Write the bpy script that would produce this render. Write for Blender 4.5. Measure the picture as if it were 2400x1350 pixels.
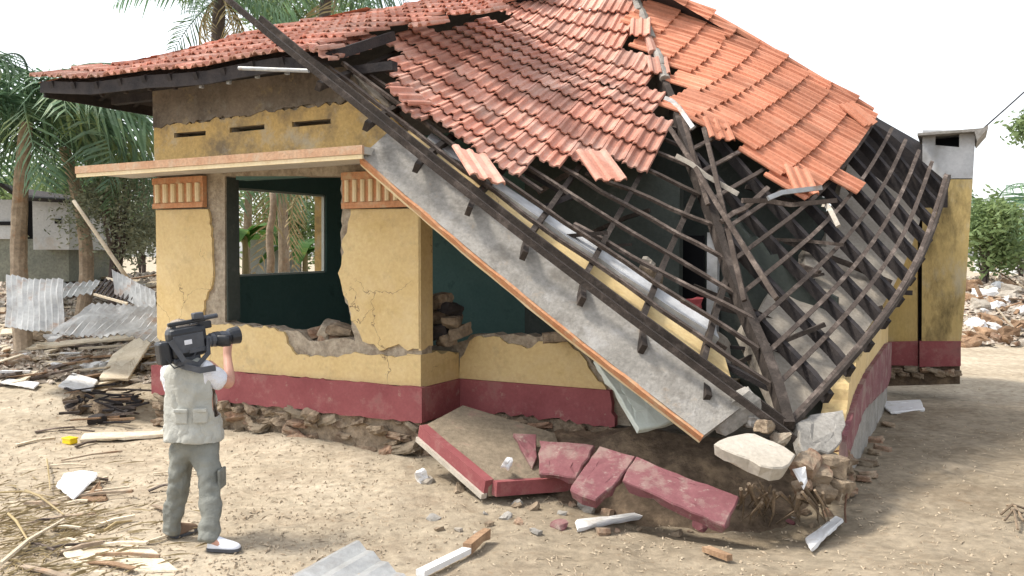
import bpy, bmesh, math, random
from mathutils import Vector, Matrix, noise
from mathutils.geometry import tessellate_polygon
R = random.Random(7)
scene = bpy.context.scene
C = scene.collection
for o in list(bpy.data.objects):
    bpy.data.objects.remove(o)

# ------------------------------------------------------------------ camera
FPX, CX, CY = 2000.0, 1200.0, 675.0          # focal length in photo pixels, centre
PITCH = math.atan(75.0 / FPX)                 # horizon lies 75 px above the centre
CAM = Vector((0, 0, 2.2))
cd = bpy.data.cameras.new('camera'); cam = bpy.data.objects.new('camera', cd); C.objects.link(cam)
cd.sensor_width = 36.0; cd.lens = 36.0 * FPX / 2400.0; cd.clip_end = 2000; cd.clip_start = 0.05
cam.location = CAM; cam.rotation_euler = (math.pi / 2 - PITCH, 0, 0)
scene.camera = cam
scene.render.resolution_x = 1024; scene.render.resolution_y = 576

# ------------------------------------------------------------------ light
YAW = math.radians(-27.64)
EX = Vector((math.cos(YAW), math.sin(YAW), 0))       # along the house front, to the right
EY = Vector((-math.sin(YAW), math.cos(YAW), 0))      # into the house
EZ = Vector((0, 0, 1))
sun_az = (-EX * 0.93 - EY * 0.36).normalized()
SUN_EL = math.radians(58)
sun_dir = sun_az * math.cos(SUN_EL) + EZ * math.sin(SUN_EL)
sl = bpy.data.lights.new('sun', 'SUN'); sl.energy = 1.8; sl.angle = math.radians(9.0); sl.color = (1.0, 0.93, 0.82)
so = bpy.data.objects.new('sun', sl); C.objects.link(so)
so.rotation_euler = sun_dir.to_track_quat('Z', 'Y').to_euler(); so.location = (-10, 5, 20)
w = bpy.data.worlds.new('World'); scene.world = w; w.use_nodes = True
nt = w.node_tree; nt.nodes.clear()
sky = nt.nodes.new('ShaderNodeTexSky'); sky.sky_type = 'NISHITA'; sky.sun_disc = False
sky.sun_elevation = SUN_EL; sky.sun_rotation = math.atan2(sun_az.x, sun_az.y)
sky.air_density = 1.0; sky.dust_density = 2.0; sky.ozone_density = 0.6
hs = nt.nodes.new('ShaderNodeHueSaturation'); hs.inputs['Saturation'].default_value = 0.25
bg = nt.nodes.new('ShaderNodeBackground'); bg.inputs[1].default_value = 0.15
wo = nt.nodes.new('ShaderNodeOutputWorld')
nt.links.new(sky.outputs[0], hs.inputs['Color']); nt.links.new(hs.outputs[0], bg.inputs[0]); nt.links.new(bg.outputs[0], wo.inputs[0])
vs = scene.view_settings
vs.view_transform = 'Standard'; vs.look = 'None'; vs.exposure = 1.2; vs.gamma = 1.0; vs.use_curve_mapping = False

# ------------------------------------------------------------------ pixel <-> world (house frame)
FW = Vector((0, math.cos(PITCH), -math.sin(PITCH))); UP = Vector((0, math.sin(PITCH), math.cos(PITCH)))
def ray(u, v):
    return Vector(((u - CX) / FPX, 0, 0)) - UP * ((v - CY) / FPX) + FW
def px(u, v, d):
    r = ray(u, v); return CAM + r * (d / r.y)
def pxz(u, v, z=0.0):
    r = ray(u, v); return CAM + r * ((z - CAM.z) / r.z)
P0 = Vector((-0.978, 9.1, 0))                         # front corner of the projecting bay, ground level
def hl(x, y, z):
    return P0 + EX * x + EY * y + EZ * z
def onwall(u, v, y=0.0):
    """pixel -> (x, z) in the house plane local y"""
    r = ray(u, v); o = P0 + EY * y
    t = (o - CAM).dot(EY) / r.dot(EY); p = CAM + r * t
    return ((p - P0).dot(EX), p.z)
def proj(p):
    d = Vector(p) - CAM; f = d.dot(FW)
    return (CX + FPX * d.x / f, CY - FPX * d.dot(UP) / f)
def inpoly(x, y, poly):
    c = False; j = len(poly) - 1
    for i in range(len(poly)):
        if (poly[i][1] > y) != (poly[j][1] > y) and x < (poly[j][0]-poly[i][0])*(y-poly[i][1])/(poly[j][1]-poly[i][1]) + poly[i][0]:
            c = not c
        j = i
    return c
def sm(a, b, x):
    t = max(0.0, min(1.0, (x-a)/(b-a))); return t*t*(3-2*t)

# ------------------------------------------------------------------ materials
def lin(c):
    return tuple(((x/255.0)/12.92 if x/255.0 <= 0.04045 else (((x/255.0)+0.055)/1.055)**2.4) for x in c)
MATS = {}
def mat(name, c1, c2, scale=3.0, rough=0.85, bump=0.3, bscale=40.0, stains=(), rnd=0.0, spec=0.25, stretch=None, metallic=0.0, fine=0.25, transl=0.0, cracks=False, bdist=0.02):
    """two-colour noise + fine speckle + shaped stains + bump; rnd = brightness change from object to object"""
    m = bpy.data.materials.new(name); m.use_nodes = True; N = m.node_tree; L = N.links
    b = N.nodes['Principled BSDF']; b.inputs['Roughness'].default_value = rough
    b.inputs['Specular IOR Level'].default_value = spec; b.inputs['Metallic'].default_value = metallic
    g = N.nodes.new('ShaderNodeNewGeometry')
    src = g.outputs['Position']
    mp = N.nodes.new('ShaderNodeMapping'); L.new(src, mp.inputs[0])
    if stretch: mp.inputs['Scale'].default_value = stretch
    def nz(sc, det=6, rg=0.6):
        n = N.nodes.new('ShaderNodeTexNoise'); n.inputs['Scale'].default_value = sc; n.inputs['Detail'].default_value = det
        n.inputs['Roughness'].default_value = rg; L.new(mp.outputs[0], n.inputs['Vector']); return n
    def ramp(fac, lo, hi):
        r = N.nodes.new('ShaderNodeMapRange'); r.inputs[1].default_value = lo; r.inputs[2].default_value = hi
        L.new(fac, r.inputs[0]); return r.outputs[0]
    def mix(fac, a, bb, mode='MIX'):
        x = N.nodes.new('ShaderNodeMix'); x.data_type = 'RGBA'; x.blend_type = mode
        for s, val in ((0, fac), (6, a), (7, bb)):
            if hasattr(val, 'is_linked') or hasattr(val, 'links'): L.new(val, x.inputs[s])
            elif isinstance(val, tuple): x.inputs[s].default_value = (*val[:3], 1)
            else: x.inputs[s].default_value = val
        return x.outputs[2]
    col = mix(ramp(nz(scale).outputs[0], 0.32, 0.68), c1, c2)
    if fine:
        f = nz(bscale*0.6, 3).outputs[0]
        col = mix(fine, col, mix(ramp(f, 0.3, 0.7), (0.25,0.25,0.25), (0.75,0.75,0.75)), 'OVERLAY')
    for (sc_col, sc, lo, hi, am) in stains:
        r = ramp(nz(sc, 8, 0.7).outputs[0], lo, hi)
        mm = N.nodes.new('ShaderNodeMath'); mm.operation = 'MULTIPLY'; L.new(r, mm.inputs[0]); mm.inputs[1].default_value = am
        col = mix(mm.outputs[0], col, sc_col)
    if cracks:                                          # sparse hairline cracks that wander through the plaster
        dn = nz(2.6, 4); vm = N.nodes.new('ShaderNodeVectorMath'); vm.operation = 'MULTIPLY_ADD'; L.new(dn.outputs['Color'], vm.inputs[0]); vm.inputs[1].default_value = (.5,.5,.5); L.new(mp.outputs[0], vm.inputs[2])
        vo = N.nodes.new('ShaderNodeTexVoronoi'); vo.feature = 'DISTANCE_TO_EDGE'; vo.inputs['Scale'].default_value = 1.1; L.new(vm.outputs[0], vo.inputs['Vector'])
        r1 = ramp(vo.outputs['Distance'], .0055, .001); r2 = ramp(nz(.9, 2).outputs[0], .53, .60)
        mm = N.nodes.new('ShaderNodeMath'); mm.operation = 'MULTIPLY'; L.new(r1, mm.inputs[0]); L.new(r2, mm.inputs[1]); col = mix(mm.outputs[0], col, (0.20,0.14,0.08))
    if rnd:
        oi = N.nodes.new('ShaderNodeObjectInfo')
        r = N.nodes.new('ShaderNodeMapRange'); L.new(oi.outputs['Random'], r.inputs[0]); r.inputs[3].default_value = 1-rnd; r.inputs[4].default_value = 1+rnd
        h = N.nodes.new('ShaderNodeHueSaturation'); L.new(col, h.inputs['Color']); L.new(r.outputs[0], h.inputs['Value'])
        col = h.outputs[0]
    L.new(col, b.inputs['Base Color'])
    if bump:
        bp = N.nodes.new('ShaderNodeBump'); bp.inputs['Strength'].default_value = bump; bp.inputs['Distance'].default_value = bdist
        L.new(nz(bscale, 5, 0.65).outputs[0], bp.inputs['Height']); L.new(bp.outputs[0], b.inputs['Normal'])
    if transl:
        t = N.nodes.new('ShaderNodeBsdfTranslucent'); L.new(col, t.inputs[0])
        ms = N.nodes.new('ShaderNodeMixShader'); ms.inputs[0].default_value = transl
        L.new(b.outputs[0], ms.inputs[1]); L.new(t.outputs[0], ms.inputs[2])
        L.new(ms.outputs[0], N.nodes['Material Output'].inputs[0])
    MATS[name] = m; return m

mat('sand', (0.335,0.28,0.205), (0.455,0.392,0.30), 0.7, 0.95, 1.0, 16, [((0.22,0.165,0.115), 1.6, 0.5, 0.72, 0.6), ((0.55,0.475,0.37), 1.1, 0.55, 0.7, 0.6), ((0.30,0.2,0.115), 9.0, 0.58, 0.7, 0.5)], spec=0.1, fine=0.5)
def darker_sand():  # multiplies the sand colour darker towards the right, in the nearer ground
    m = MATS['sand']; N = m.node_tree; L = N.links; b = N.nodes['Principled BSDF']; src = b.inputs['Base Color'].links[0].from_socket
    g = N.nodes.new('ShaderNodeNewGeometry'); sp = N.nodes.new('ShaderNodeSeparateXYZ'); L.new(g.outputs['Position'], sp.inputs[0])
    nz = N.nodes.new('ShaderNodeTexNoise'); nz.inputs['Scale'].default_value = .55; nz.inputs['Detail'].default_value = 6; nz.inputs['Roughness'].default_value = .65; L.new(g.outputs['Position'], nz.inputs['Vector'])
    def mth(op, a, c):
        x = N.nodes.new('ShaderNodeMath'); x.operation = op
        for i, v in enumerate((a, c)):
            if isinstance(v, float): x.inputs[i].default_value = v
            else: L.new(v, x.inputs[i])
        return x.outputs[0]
    e = mth('ADD', sp.outputs['X'], mth('MULTIPLY', nz.outputs[0], 5.0))       # ragged edge of the darker area
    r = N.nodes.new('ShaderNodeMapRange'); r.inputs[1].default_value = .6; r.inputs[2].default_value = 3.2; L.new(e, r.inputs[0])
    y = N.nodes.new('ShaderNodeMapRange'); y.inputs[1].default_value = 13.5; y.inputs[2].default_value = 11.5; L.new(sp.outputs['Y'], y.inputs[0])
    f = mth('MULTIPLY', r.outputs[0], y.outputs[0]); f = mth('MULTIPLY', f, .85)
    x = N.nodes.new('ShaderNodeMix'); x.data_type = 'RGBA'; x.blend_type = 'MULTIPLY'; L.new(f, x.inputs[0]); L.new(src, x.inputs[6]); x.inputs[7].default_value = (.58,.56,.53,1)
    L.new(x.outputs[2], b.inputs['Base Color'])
darker_sand()
mat('yellow', (0.58,0.425,0.20), (0.64,0.49,0.255), 1.2, 0.9, 0.25, 40, [((0.66,0.53,0.32), 2.2, 0.5, 0.72, 0.5), ((0.36,0.26,0.14), 4.5, 0.55, 0.72, 0.5), ((0.28,0.23,0.17), 1.9, 0.60, 0.76, 0.5), ((0.30,0.26,0.2), 11, 0.66, 0.72, 0.6), ((0.45,0.30,0.10), 1.7, 0.58, 0.7, 0.4)], fine=0.2, cracks=True)
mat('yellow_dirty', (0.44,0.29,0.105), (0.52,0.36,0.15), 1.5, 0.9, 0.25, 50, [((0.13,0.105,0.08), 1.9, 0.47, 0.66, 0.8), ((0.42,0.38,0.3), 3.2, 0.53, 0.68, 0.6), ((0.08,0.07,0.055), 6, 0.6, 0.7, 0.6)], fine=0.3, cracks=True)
mat('yellow_mould', (0.50,0.36,0.13), (0.56,0.43,0.2), 1.5, 0.9, 0.25, 50, [((0.10,0.08,0.04), 1.6, 0.52, 0.66, 0.8), ((0.5,0.46,0.36), 3, 0.55, 0.7, 0.6)], stretch=(1,1,0.4), fine=0.2)
mat('brown_band', (0.105,0.085,0.065), (0.19,0.15,0.11), 2.2, 0.95, 0.4, 40, [((0.25,0.235,0.20), 2.0, 0.52, 0.68, 0.7), ((0.055,0.042,0.032), 2.5, 0.52, 0.66, 0.8), ((0.34,0.25,0.12), 3.5, 0.58, 0.72, 0.7)], fine=0.3)  # mould and dirt, darkened further for the shade under the eave
mat('canopy_edge', (0.44,0.25,0.15), (0.52,0.34,0.22), 3.0, 0.9, 0.3, 50, [((0.5,0.42,0.31), 4, 0.52, 0.66, 0.7), ((0.28,0.17,0.1), 6, 0.6, 0.7, 0.6)], fine=0.3)
mat('maroon', (0.225,0.063,0.068), (0.29,0.092,0.095), 2.0, 0.85, 0.25, 50, [((0.42,0.25,0.22), 3, 0.52, 0.72, 0.5), ((0.40,0.32,0.25), 7, 0.6, 0.72, 0.6), ((0.13,0.045,0.045), 3, 0.6, 0.72, 0.5)], fine=0.15)
mat('maroon_dusty', (0.165,0.062,0.07), (0.23,0.10,0.107), 2.6, 0.9, 0.2, 60, [((0.30,0.235,0.20), 3.1, 0.5, 0.62, 0.65), ((0.34,0.28,0.24), 11, 0.58, 0.66, 0.6), ((0.16,0.06,0.07), 3, 0.6, 0.7, 0.5)], fine=0.2)
mat('masonry', (0.30,0.25,0.19), (0.42,0.36,0.28), 6, 0.95, 0.9, 30, [((0.17,0.12,0.085), 5, 0.5, 0.65, 0.7)], fine=0.5)
mat('brick', (0.23,0.13,0.085), (0.33,0.225,0.155), 5, 0.95, 0.9, 35, [((0.36,0.29,0.21), 3, 0.45, 0.6, 0.85)], rnd=0.25, fine=0.5)
mat('mortar', (0.20,0.155,0.11), (0.32,0.25,0.175), 5, 0.95, 1.0, 25, [((0.12,0.08,0.055), 4, 0.5, 0.62, 0.8)], fine=0.6)
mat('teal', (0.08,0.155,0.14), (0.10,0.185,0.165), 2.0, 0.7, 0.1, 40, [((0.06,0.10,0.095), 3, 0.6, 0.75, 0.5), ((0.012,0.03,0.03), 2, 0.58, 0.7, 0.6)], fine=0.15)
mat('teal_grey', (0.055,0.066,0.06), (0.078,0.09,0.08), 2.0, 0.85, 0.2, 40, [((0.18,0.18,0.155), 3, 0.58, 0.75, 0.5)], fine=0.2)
mat('beige', (0.30,0.265,0.22), (0.41,0.37,0.315), 2.0, 0.92, 0.3, 45, [((0.26,0.22,0.18), 4, 0.55, 0.7, 0.6)], fine=0.3)
mat('concrete', (0.25,0.235,0.21), (0.35,0.33,0.30), 1.8, 0.92, 0.5, 40, [((0.44,0.425,0.41), 2.4, 0.54, 0.68, 0.7), ((0.15,0.135,0.115), 3.5, 0.52, 0.68, 0.65), ((0.30,0.22,0.14), 6, 0.58, 0.7, 0.5)], fine=0.35)
mat('concrete_pale', (0.40,0.36,0.30), (0.52,0.475,0.41), 2.5, 0.92, 0.3, 45, [((0.45,0.40,0.33), 5, 0.57, 0.7, 0.6)], fine=0.25)
mat('soffit', (0.48,0.45,0.40), (0.58,0.55,0.5), 1.6, 0.92, 0.2, 50, [((0.36,0.3,0.22), 4, 0.55, 0.7, 0.6)], fine=0.2)
mat('orange_trim', (0.47,0.21,0.10), (0.54,0.29,0.16), 3.0, 0.85, 0.3, 50, [((0.5,0.38,0.24), 6, 0.53, 0.65, 0.75), ((0.25,0.12,0.06), 5, 0.6, 0.7, 0.6)], fine=0.3)
mat('cream', (0.66,0.53,0.31), (0.74,0.62,0.42), 3.0, 0.85, 0.2, 50, [((0.5,0.33,0.15), 6, 0.56, 0.7, 0.6)], fine=0.2)
mat('white_plaster', (0.46,0.47,0.48), (0.62,0.625,0.63), 2.5, 0.85, 0.3, 40, [((0.26,0.25,0.23), 3, 0.5, 0.68, 0.7)], fine=0.2)
mat('pale_green', (0.50,0.55,0.50), (0.62,0.66,0.60), 1.2, 0.8, 0.15, 40, [((0.36,0.40,0.36), 3, 0.56, 0.7, 0.5)], fine=0.15)
mat('tile', (0.46,0.20,0.14), (0.56,0.285,0.21), 2.2, 0.62, 0.2, 50, [((0.62,0.42,0.34), 1.7, 0.46, 0.65, 0.7), ((0.23,0.105,0.08), 5, 0.6, 0.72, 0.55), ((0.16,0.10,0.085), 1.3, 0.64, 0.78, 0.4)], rnd=0.25, spec=0.3, fine=0.25)
mat('tile_side', (0.48,0.185,0.105), (0.55,0.235,0.145), 2.2, 0.65, 0.2, 50, [((0.57,0.30,0.2), 1.7, 0.52, 0.68, 0.5), ((0.24,0.10,0.065), 5, 0.6, 0.72, 0.5)], rnd=0.2, spec=0.25, fine=0.25)
mat('wood', (0.03,0.024,0.02), (0.06,0.047,0.04), 6, 0.85, 0.5, 60, [((0.13,0.105,0.09), 6, 0.54, 0.68, 0.7)], stretch=(1,1,1), fine=0.4)
mat('batten', (0.06,0.045,0.037), (0.105,0.082,0.069), 6, 0.85, 0.4, 60, [((0.28,0.225,0.19), 5, 0.52, 0.66, 0.7)], rnd=0.25, fine=0.4)
mat('dark_wood', (0.022,0.02,0.022), (0.05,0.042,0.04), 5, 0.85, 0.4, 50, fine=0.3)
mat('pale_wood', (0.58,0.49,0.36), (0.70,0.62,0.49), 4, 0.85, 0.4, 60, [((0.40,0.30,0.19), 5, 0.56, 0.7, 0.6)], fine=0.3)
mat('brown_wood', (0.20,0.12,0.07), (0.32,0.21,0.13), 5, 0.9, 0.5, 50, [((0.45,0.36,0.26), 4, 0.56, 0.7, 0.6)], rnd=0.3, fine=0.4)
mat('white_paint', (0.66,0.66,0.66), (0.78,0.78,0.78), 5, 0.6, 0.3, 30, [((0.46,0.42,0.36), 5, 0.52, 0.68, 0.7)], fine=0.1)
mat('zinc', (0.28,0.29,0.295), (0.44,0.45,0.45), 2.0, 0.5, 0.3, 30, [((0.22,0.20,0.18), 3, 0.5, 0.68, 0.6), ((0.27,0.15,0.08), 2.2, 0.56, 0.68, 0.7)], metallic=0.25, spec=0.5, fine=0.2)
mat('soil_dark', (0.09,0.065,0.045), (0.17,0.125,0.085), 4, 0.95, 1.0, 22, [((0.27,0.2,0.13), 4, 0.52, 0.68, 0.7)], fine=0.6)
mat('dust_floor', (0.185,0.15,0.108), (0.265,0.215,0.155), 3, 0.95, 0.6, 30, [((0.30,0.16,0.14), 3, 0.6, 0.7, 0.5)], fine=0.4)
mat('yellow_plastic', (0.80,0.58,0.01), (0.85,0.64,0.02), 5, 0.4, 0.0, 40, fine=0.0, spec=0.5)
mat('rebar', (0.085,0.045,0.03), (0.15,0.085,0.055), 8, 0.8, 0.4, 60, fine=0.4)
mat('root', (0.17,0.13,0.09), (0.28,0.21,0.145), 8, 0.9, 0.5, 60, rnd=0.3, fine=0.4)
mat('trunk', (0.26,0.20,0.145), (0.40,0.32,0.24), 3, 0.95, 0.7, 22, [((0.34,0.16,0.07), 2.4, 0.55, 0.68, 0.7)], fine=0.5)
mat('dark_trunk', (0.085,0.065,0.06), (0.14,0.11,0.10), 3, 0.95, 0.7, 22, fine=0.5)
mat('frond', (0.10,0.185,0.115), (0.165,0.265,0.14), 1.5, 0.55, 0.0, 40, [((0.27,0.31,0.09), 1.0, 0.54, 0.66, 0.7)], rnd=0.3, spec=0.4, fine=0.0, transl=0.4)
mat('frond_dry', (0.34,0.26,0.13), (0.50,0.40,0.23), 2, 0.7, 0.0, 40, rnd=0.25, fine=0.0, transl=0.2)
mat('leaf', (0.14,0.205,0.085), (0.22,0.295,0.115), 1.4, 0.6, 0.0, 40, [((0.26,0.28,0.08), 1.6, 0.56, 0.68, 0.6)], spec=0.3, fine=0.0, transl=0.3)
mat('leaf_dull', (0.19,0.22,0.16), (0.29,0.31,0.21), 1.8, 0.7, 0.0, 40, [((0.27,0.24,0.17), 2.0, 0.54, 0.68, 0.6)], spec=0.2, fine=0.0, transl=0.25)
mat('banana', (0.06,0.16,0.035), (0.11,0.23,0.05), 1.4, 0.5, 0.0, 40, [((0.45,0.40,0.06), 1.4, 0.57, 0.68, 0.7)], spec=0.4, fine=0.0, transl=0.35)
mat('far_wall', (0.42,0.43,0.44), (0.54,0.545,0.55), 1.0, 0.9, 0.2, 40, [((0.40,0.30,0.2), 1.8, 0.58, 0.72, 0.5), ((0.15,0.16,0.15), 1.3, 0.6, 0.72, 0.6)], fine=0.2)
mat('far_wall_low', (0.15,0.16,0.14), (0.24,0.245,0.2), 2.0, 0.9, 0.3, 40, fine=0.4)
mat('black_plastic', (0.012,0.014,0.018), (0.022,0.025,0.032), 12, 0.4, 0.1, 60, spec=0.5, fine=0.1)
mat('grey_plastic', (0.045,0.05,0.062), (0.07,0.078,0.095), 12, 0.45, 0.1, 60, spec=0.5, fine=0.1)
mat('vest', (0.37,0.37,0.335), (0.45,0.45,0.41), 6, 0.9, 0.5, 7, [((0.33,0.335,0.31), 9, 0.55, 0.7, 0.5)], fine=0.1, bdist=0.06)
mat('shirt', (0.72,0.73,0.79), (0.80,0.81,0.86), 6, 0.9, 0.8, 15, fine=0.05, bdist=0.06)
mat('trousers', (0.175,0.182,0.165), (0.235,0.24,0.215), 6, 0.9, 0.55, 5, [((0.09,0.09,0.08), 7, 0.56, 0.7, 0.5)], fine=0.1, bdist=0.06)
mat('skin', (0.50,0.27,0.20), (0.56,0.32,0.245), 8, 0.55, 0.1, 60, fine=0.05)
mat('hair', (0.20,0.17,0.14), (0.36,0.31,0.26), 20, 0.8, 0.6, 60, fine=0.3)
mat('shoe_white', (0.68,0.70,0.76), (0.78,0.80,0.85), 9, 0.6, 0.1, 60, [((0.45,0.45,0.48), 12, 0.58, 0.66, 0.7)], fine=0.05)
mat('shoe_brown', (0.16,0.10,0.07), (0.22,0.15,0.10), 9, 0.7, 0.1, 60, fine=0.1)
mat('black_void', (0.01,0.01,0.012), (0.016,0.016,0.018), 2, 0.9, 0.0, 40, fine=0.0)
mat('red_cloth', (0.14,0.02,0.025), (0.19,0.035,0.035), 4, 0.8, 0.2, 40, fine=0.1)
mat('scatter', (0.20,0.145,0.10), (0.62,0.56,0.48), 14, 0.9, 0.0, 40, [((0.07,0.05,0.04), 11, 0.54, 0.6, 0.85), ((0.3,0.16,0.1), 8, 0.56, 0.62, 0.7)], fine=0.0)
mat('litter_mix', (0.24,0.18,0.12), (0.55,0.46,0.34), 30, 0.9, 0.0, 40, [((0.13,0.09,0.06), 22, 0.58, 0.64, 0.7)], fine=0.0)

# ------------------------------------------------------------------ mesh helpers
class MB:
    def __init__(s): s.v = []; s.f = []
    def add(s, vs, fs):
        n = len(s.v); s.v += [Vector(p) for p in vs]; s.f += [tuple(i+n for i in f) for f in fs]; return s
    def box(s, c, ax, ay, az):
        """centre and half-axis vectors"""
        c = Vector(c); vs = [c + ax*i + ay*j + az*k for k in (-1,1) for j in (-1,1) for i in (-1,1)]
        return s.add(vs, [(0,2,3,1),(4,5,7,6),(0,1,5,4),(2,6,7,3),(1,3,7,5),(0,4,6,2)])
    def beam(s, pts, w, h, up=EZ, jit=0.0):
        """rectangular bar along a polyline, w across, h along up"""
        pts = [Vector(p) for p in pts]; n = len(pts); vs = []
        for i, p in enumerate(pts):
            t = (pts[min(i+1,n-1)] - pts[max(i-1,0)]).normalized()
            sd = t.cross(up).normalized(); u2 = sd.cross(t).normalized()
            a = w/2*(1+R.uniform(-jit,jit)); b = h/2*(1+R.uniform(-jit,jit))
            vs += [p - sd*a - u2*b, p + sd*a - u2*b, p + sd*a + u2*b, p - sd*a + u2*b]
        fs = [(3,2,1,0), (4*n-4,4*n-3,4*n-2,4*n-1)]
        for i in range(n-1):
            for k in range(4): fs.append((4*i+k, 4*i+(k+1)%4, 4*i+4+(k+1)%4, 4*i+4+k))
        return s.add(vs, fs)
    def tube(s, pts, rad, n=8, ell=1.0, side=None):
        pts = [Vector(p) for p in pts]; m = len(pts)
        if not hasattr(rad, '__len__'): rad = [rad]*m
        vs = []; ref = side or Vector((0.31,0.2,0.93))
        for i, p in enumerate(pts):
            t = (pts[min(i+1,m-1)] - pts[max(i-1,0)]).normalized()
            a = t.cross(ref)
            if a.length < 1e-3: a = t.cross(Vector((1,0,0)))
            a.normalize(); b = a.cross(t)
            for k in range(n):
                q = 2*math.pi*k/n; vs.append(p + a*math.cos(q)*rad[i] + b*math.sin(q)*rad[i]*ell)
        fs = [tuple(range(n))[::-1], tuple(range((m-1)*n, m*n))]
        for i in range(m-1):
            for k in range(n): fs.append((i*n+k, i*n+(k+1)%n, (i+1)*n+(k+1)%n, (i+1)*n+k))
        return s.add(vs, fs)
    def prism(s, outer, holes, fr, th):
        """2-D polygon (with holes) in frame fr(x, z, depth) given thickness th (depth 0 is the front)"""
        loops = [list(outer)] + [list(h) for h in holes]
        flat = [p for l in loops for p in l]
        tri = tessellate_polygon([[Vector((p[0], p[1], 0)) for p in l] for l in loops])
        n = len(flat)
        vs = [fr(p[0], p[1], 0) for p in flat] + [fr(p[0], p[1], th) for p in flat]
        fs = [tuple(t) for t in tri] + [(t[2]+n, t[1]+n, t[0]+n) for t in tri]
        o = 0
        for l in loops:
            k = len(l)
            for i in range(k):
                a, b = o+i, o+(i+1)%k; fs.append((a, b, b+n, a+n))
            o += k
        return s.add(vs, fs)
    def chunk(s, c, size, rot=None, jit=0.25, rng=None, n=2):
        """rough broken lump: a cube shell, slightly rounded and knocked about by noise"""
        rng = rng or R; q = rot or Matrix.Identity(3); vs = []; idx = {}; o = Vector((rng.uniform(0,90), rng.uniform(0,90), rng.uniform(0,90)))
        cutn = [(Vector((rng.gauss(0,1), rng.gauss(0,1), rng.gauss(0,1))).normalized(), rng.uniform(.75,1.15)) for _ in range(4)]
        for k in range(-n, n+1):
            for j in range(-n, n+1):
                for i in range(-n, n+1):
                    if max(abs(i),abs(j),abs(k)) < n: continue
                    p = Vector((i,j,k))/n; p = p.lerp(p.normalized()*1.15, .28)
                    for cn, cdist in cutn:                      # broken-off corners
                        e = p.dot(cn) - cdist
                        if e > 0: p -= cn*e*.9
                    p *= 1 + jit*1.1*noise.noise(p*1.1+o) + jit*.5*noise.noise(p*3.1+o)
                    idx[(i,j,k)] = len(vs); vs.append(Vector(c) + q @ Vector((p.x*size[0], p.y*size[1], p.z*size[2])))
        fs = []
        for ax in range(3):
            u_, v_ = [d for d in range(3) if d != ax]
            for sg in (-n, n):
                for a in range(-n, n):
                    for b in range(-n, n):
                        def key(da, db):
                            t = [0,0,0]; t[ax] = sg; t[u_] = a+da; t[v_] = b+db; return idx[tuple(t)]
                        fs.append((key(0,0), key(1,0), key(1,1), key(0,1)))
        return s.add(vs, fs)
    def mesh(s, name, m, smooth=False):
        me = bpy.data.meshes.new(name); me.from_pydata([tuple(v) for v in s.v], [], s.f)
        if m: me.materials.append(MATS[m])
        bm = bmesh.new(); bm.from_mesh(me); bmesh.ops.recalc_face_normals(bm, faces=bm.faces); bm.to_mesh(me); bm.free()
        if smooth:
            for p in me.polygons: p.use_smooth = True
        return me
def link(name, me, parent=None, label=None, cat=None, group=None, kind=None, M=None):
    o = bpy.data.objects.new(name, me); C.objects.link(o)
    if M is not None: o.matrix_basis = M
    if parent is not None:
        o.parent = parent; o.matrix_parent_inverse = parent.matrix_basis.inverted() if parent.parent is None else (parent.parent.matrix_basis @ parent.parent.matrix_basis.inverted() @ parent.matrix_basis).inverted()
    if label: o['label'] = label
    if cat: o['category'] = cat
    if group: o['group'] = group
    if kind: o['kind'] = kind
    return o
def obj(name, mb, m, parent=None, label=None, cat=None, group=None, kind=None, smooth=False, bevel=0.0, M=None):
    o = link(name, mb.mesh(name, m, smooth), parent, label, cat, group, kind, M)
    if bevel:
        b = o.modifiers.new('bevel', 'BEVEL'); b.width = bevel; b.segments = 2; b.limit_method = 'ANGLE'
    return o
def thing(name, loc, label, cat, group=None):
    o = bpy.data.objects.new(name, None); C.objects.link(o); o.location = loc; o.empty_display_size = 0.2
    o.matrix_basis = Matrix.Translation(Vector(loc))
    o['label'] = label; o['category'] = cat
    if group: o['group'] = group
    return o
def jag(pts, closed=True, seg=0.07, amp=0.025, flags=None, rng=None):
    """break up polygon edges; flags[i] False keeps edge i straight"""
    rng = rng or R; out = []; n = len(pts)
    for i in range(n):
        a = Vector(pts[i]); b = Vector(pts[(i+1) % n]); out.append((a.x, a.y))
        if flags is not None and not flags[i]: continue
        d = b-a; k = int(d.length/seg); nrm = Vector((-d.y, d.x)).normalized() if d.length > 1e-6 else Vector((0,0))
        for j in range(1, k):
            q = a + d*((j+rng.uniform(-.3,.3))/k) + nrm*rng.uniform(-amp, amp); out.append((q.x, q.y))
    return out
def tz(n, seed):                                    # random rotation
    r = random.Random(seed); return Matrix.Rotation(r.uniform(0,6.28),3,'Z') @ Matrix.Rotation(r.uniform(-n,n),3,'X') @ Matrix.Rotation(r.uniform(-n,n),3,'Y')

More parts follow.
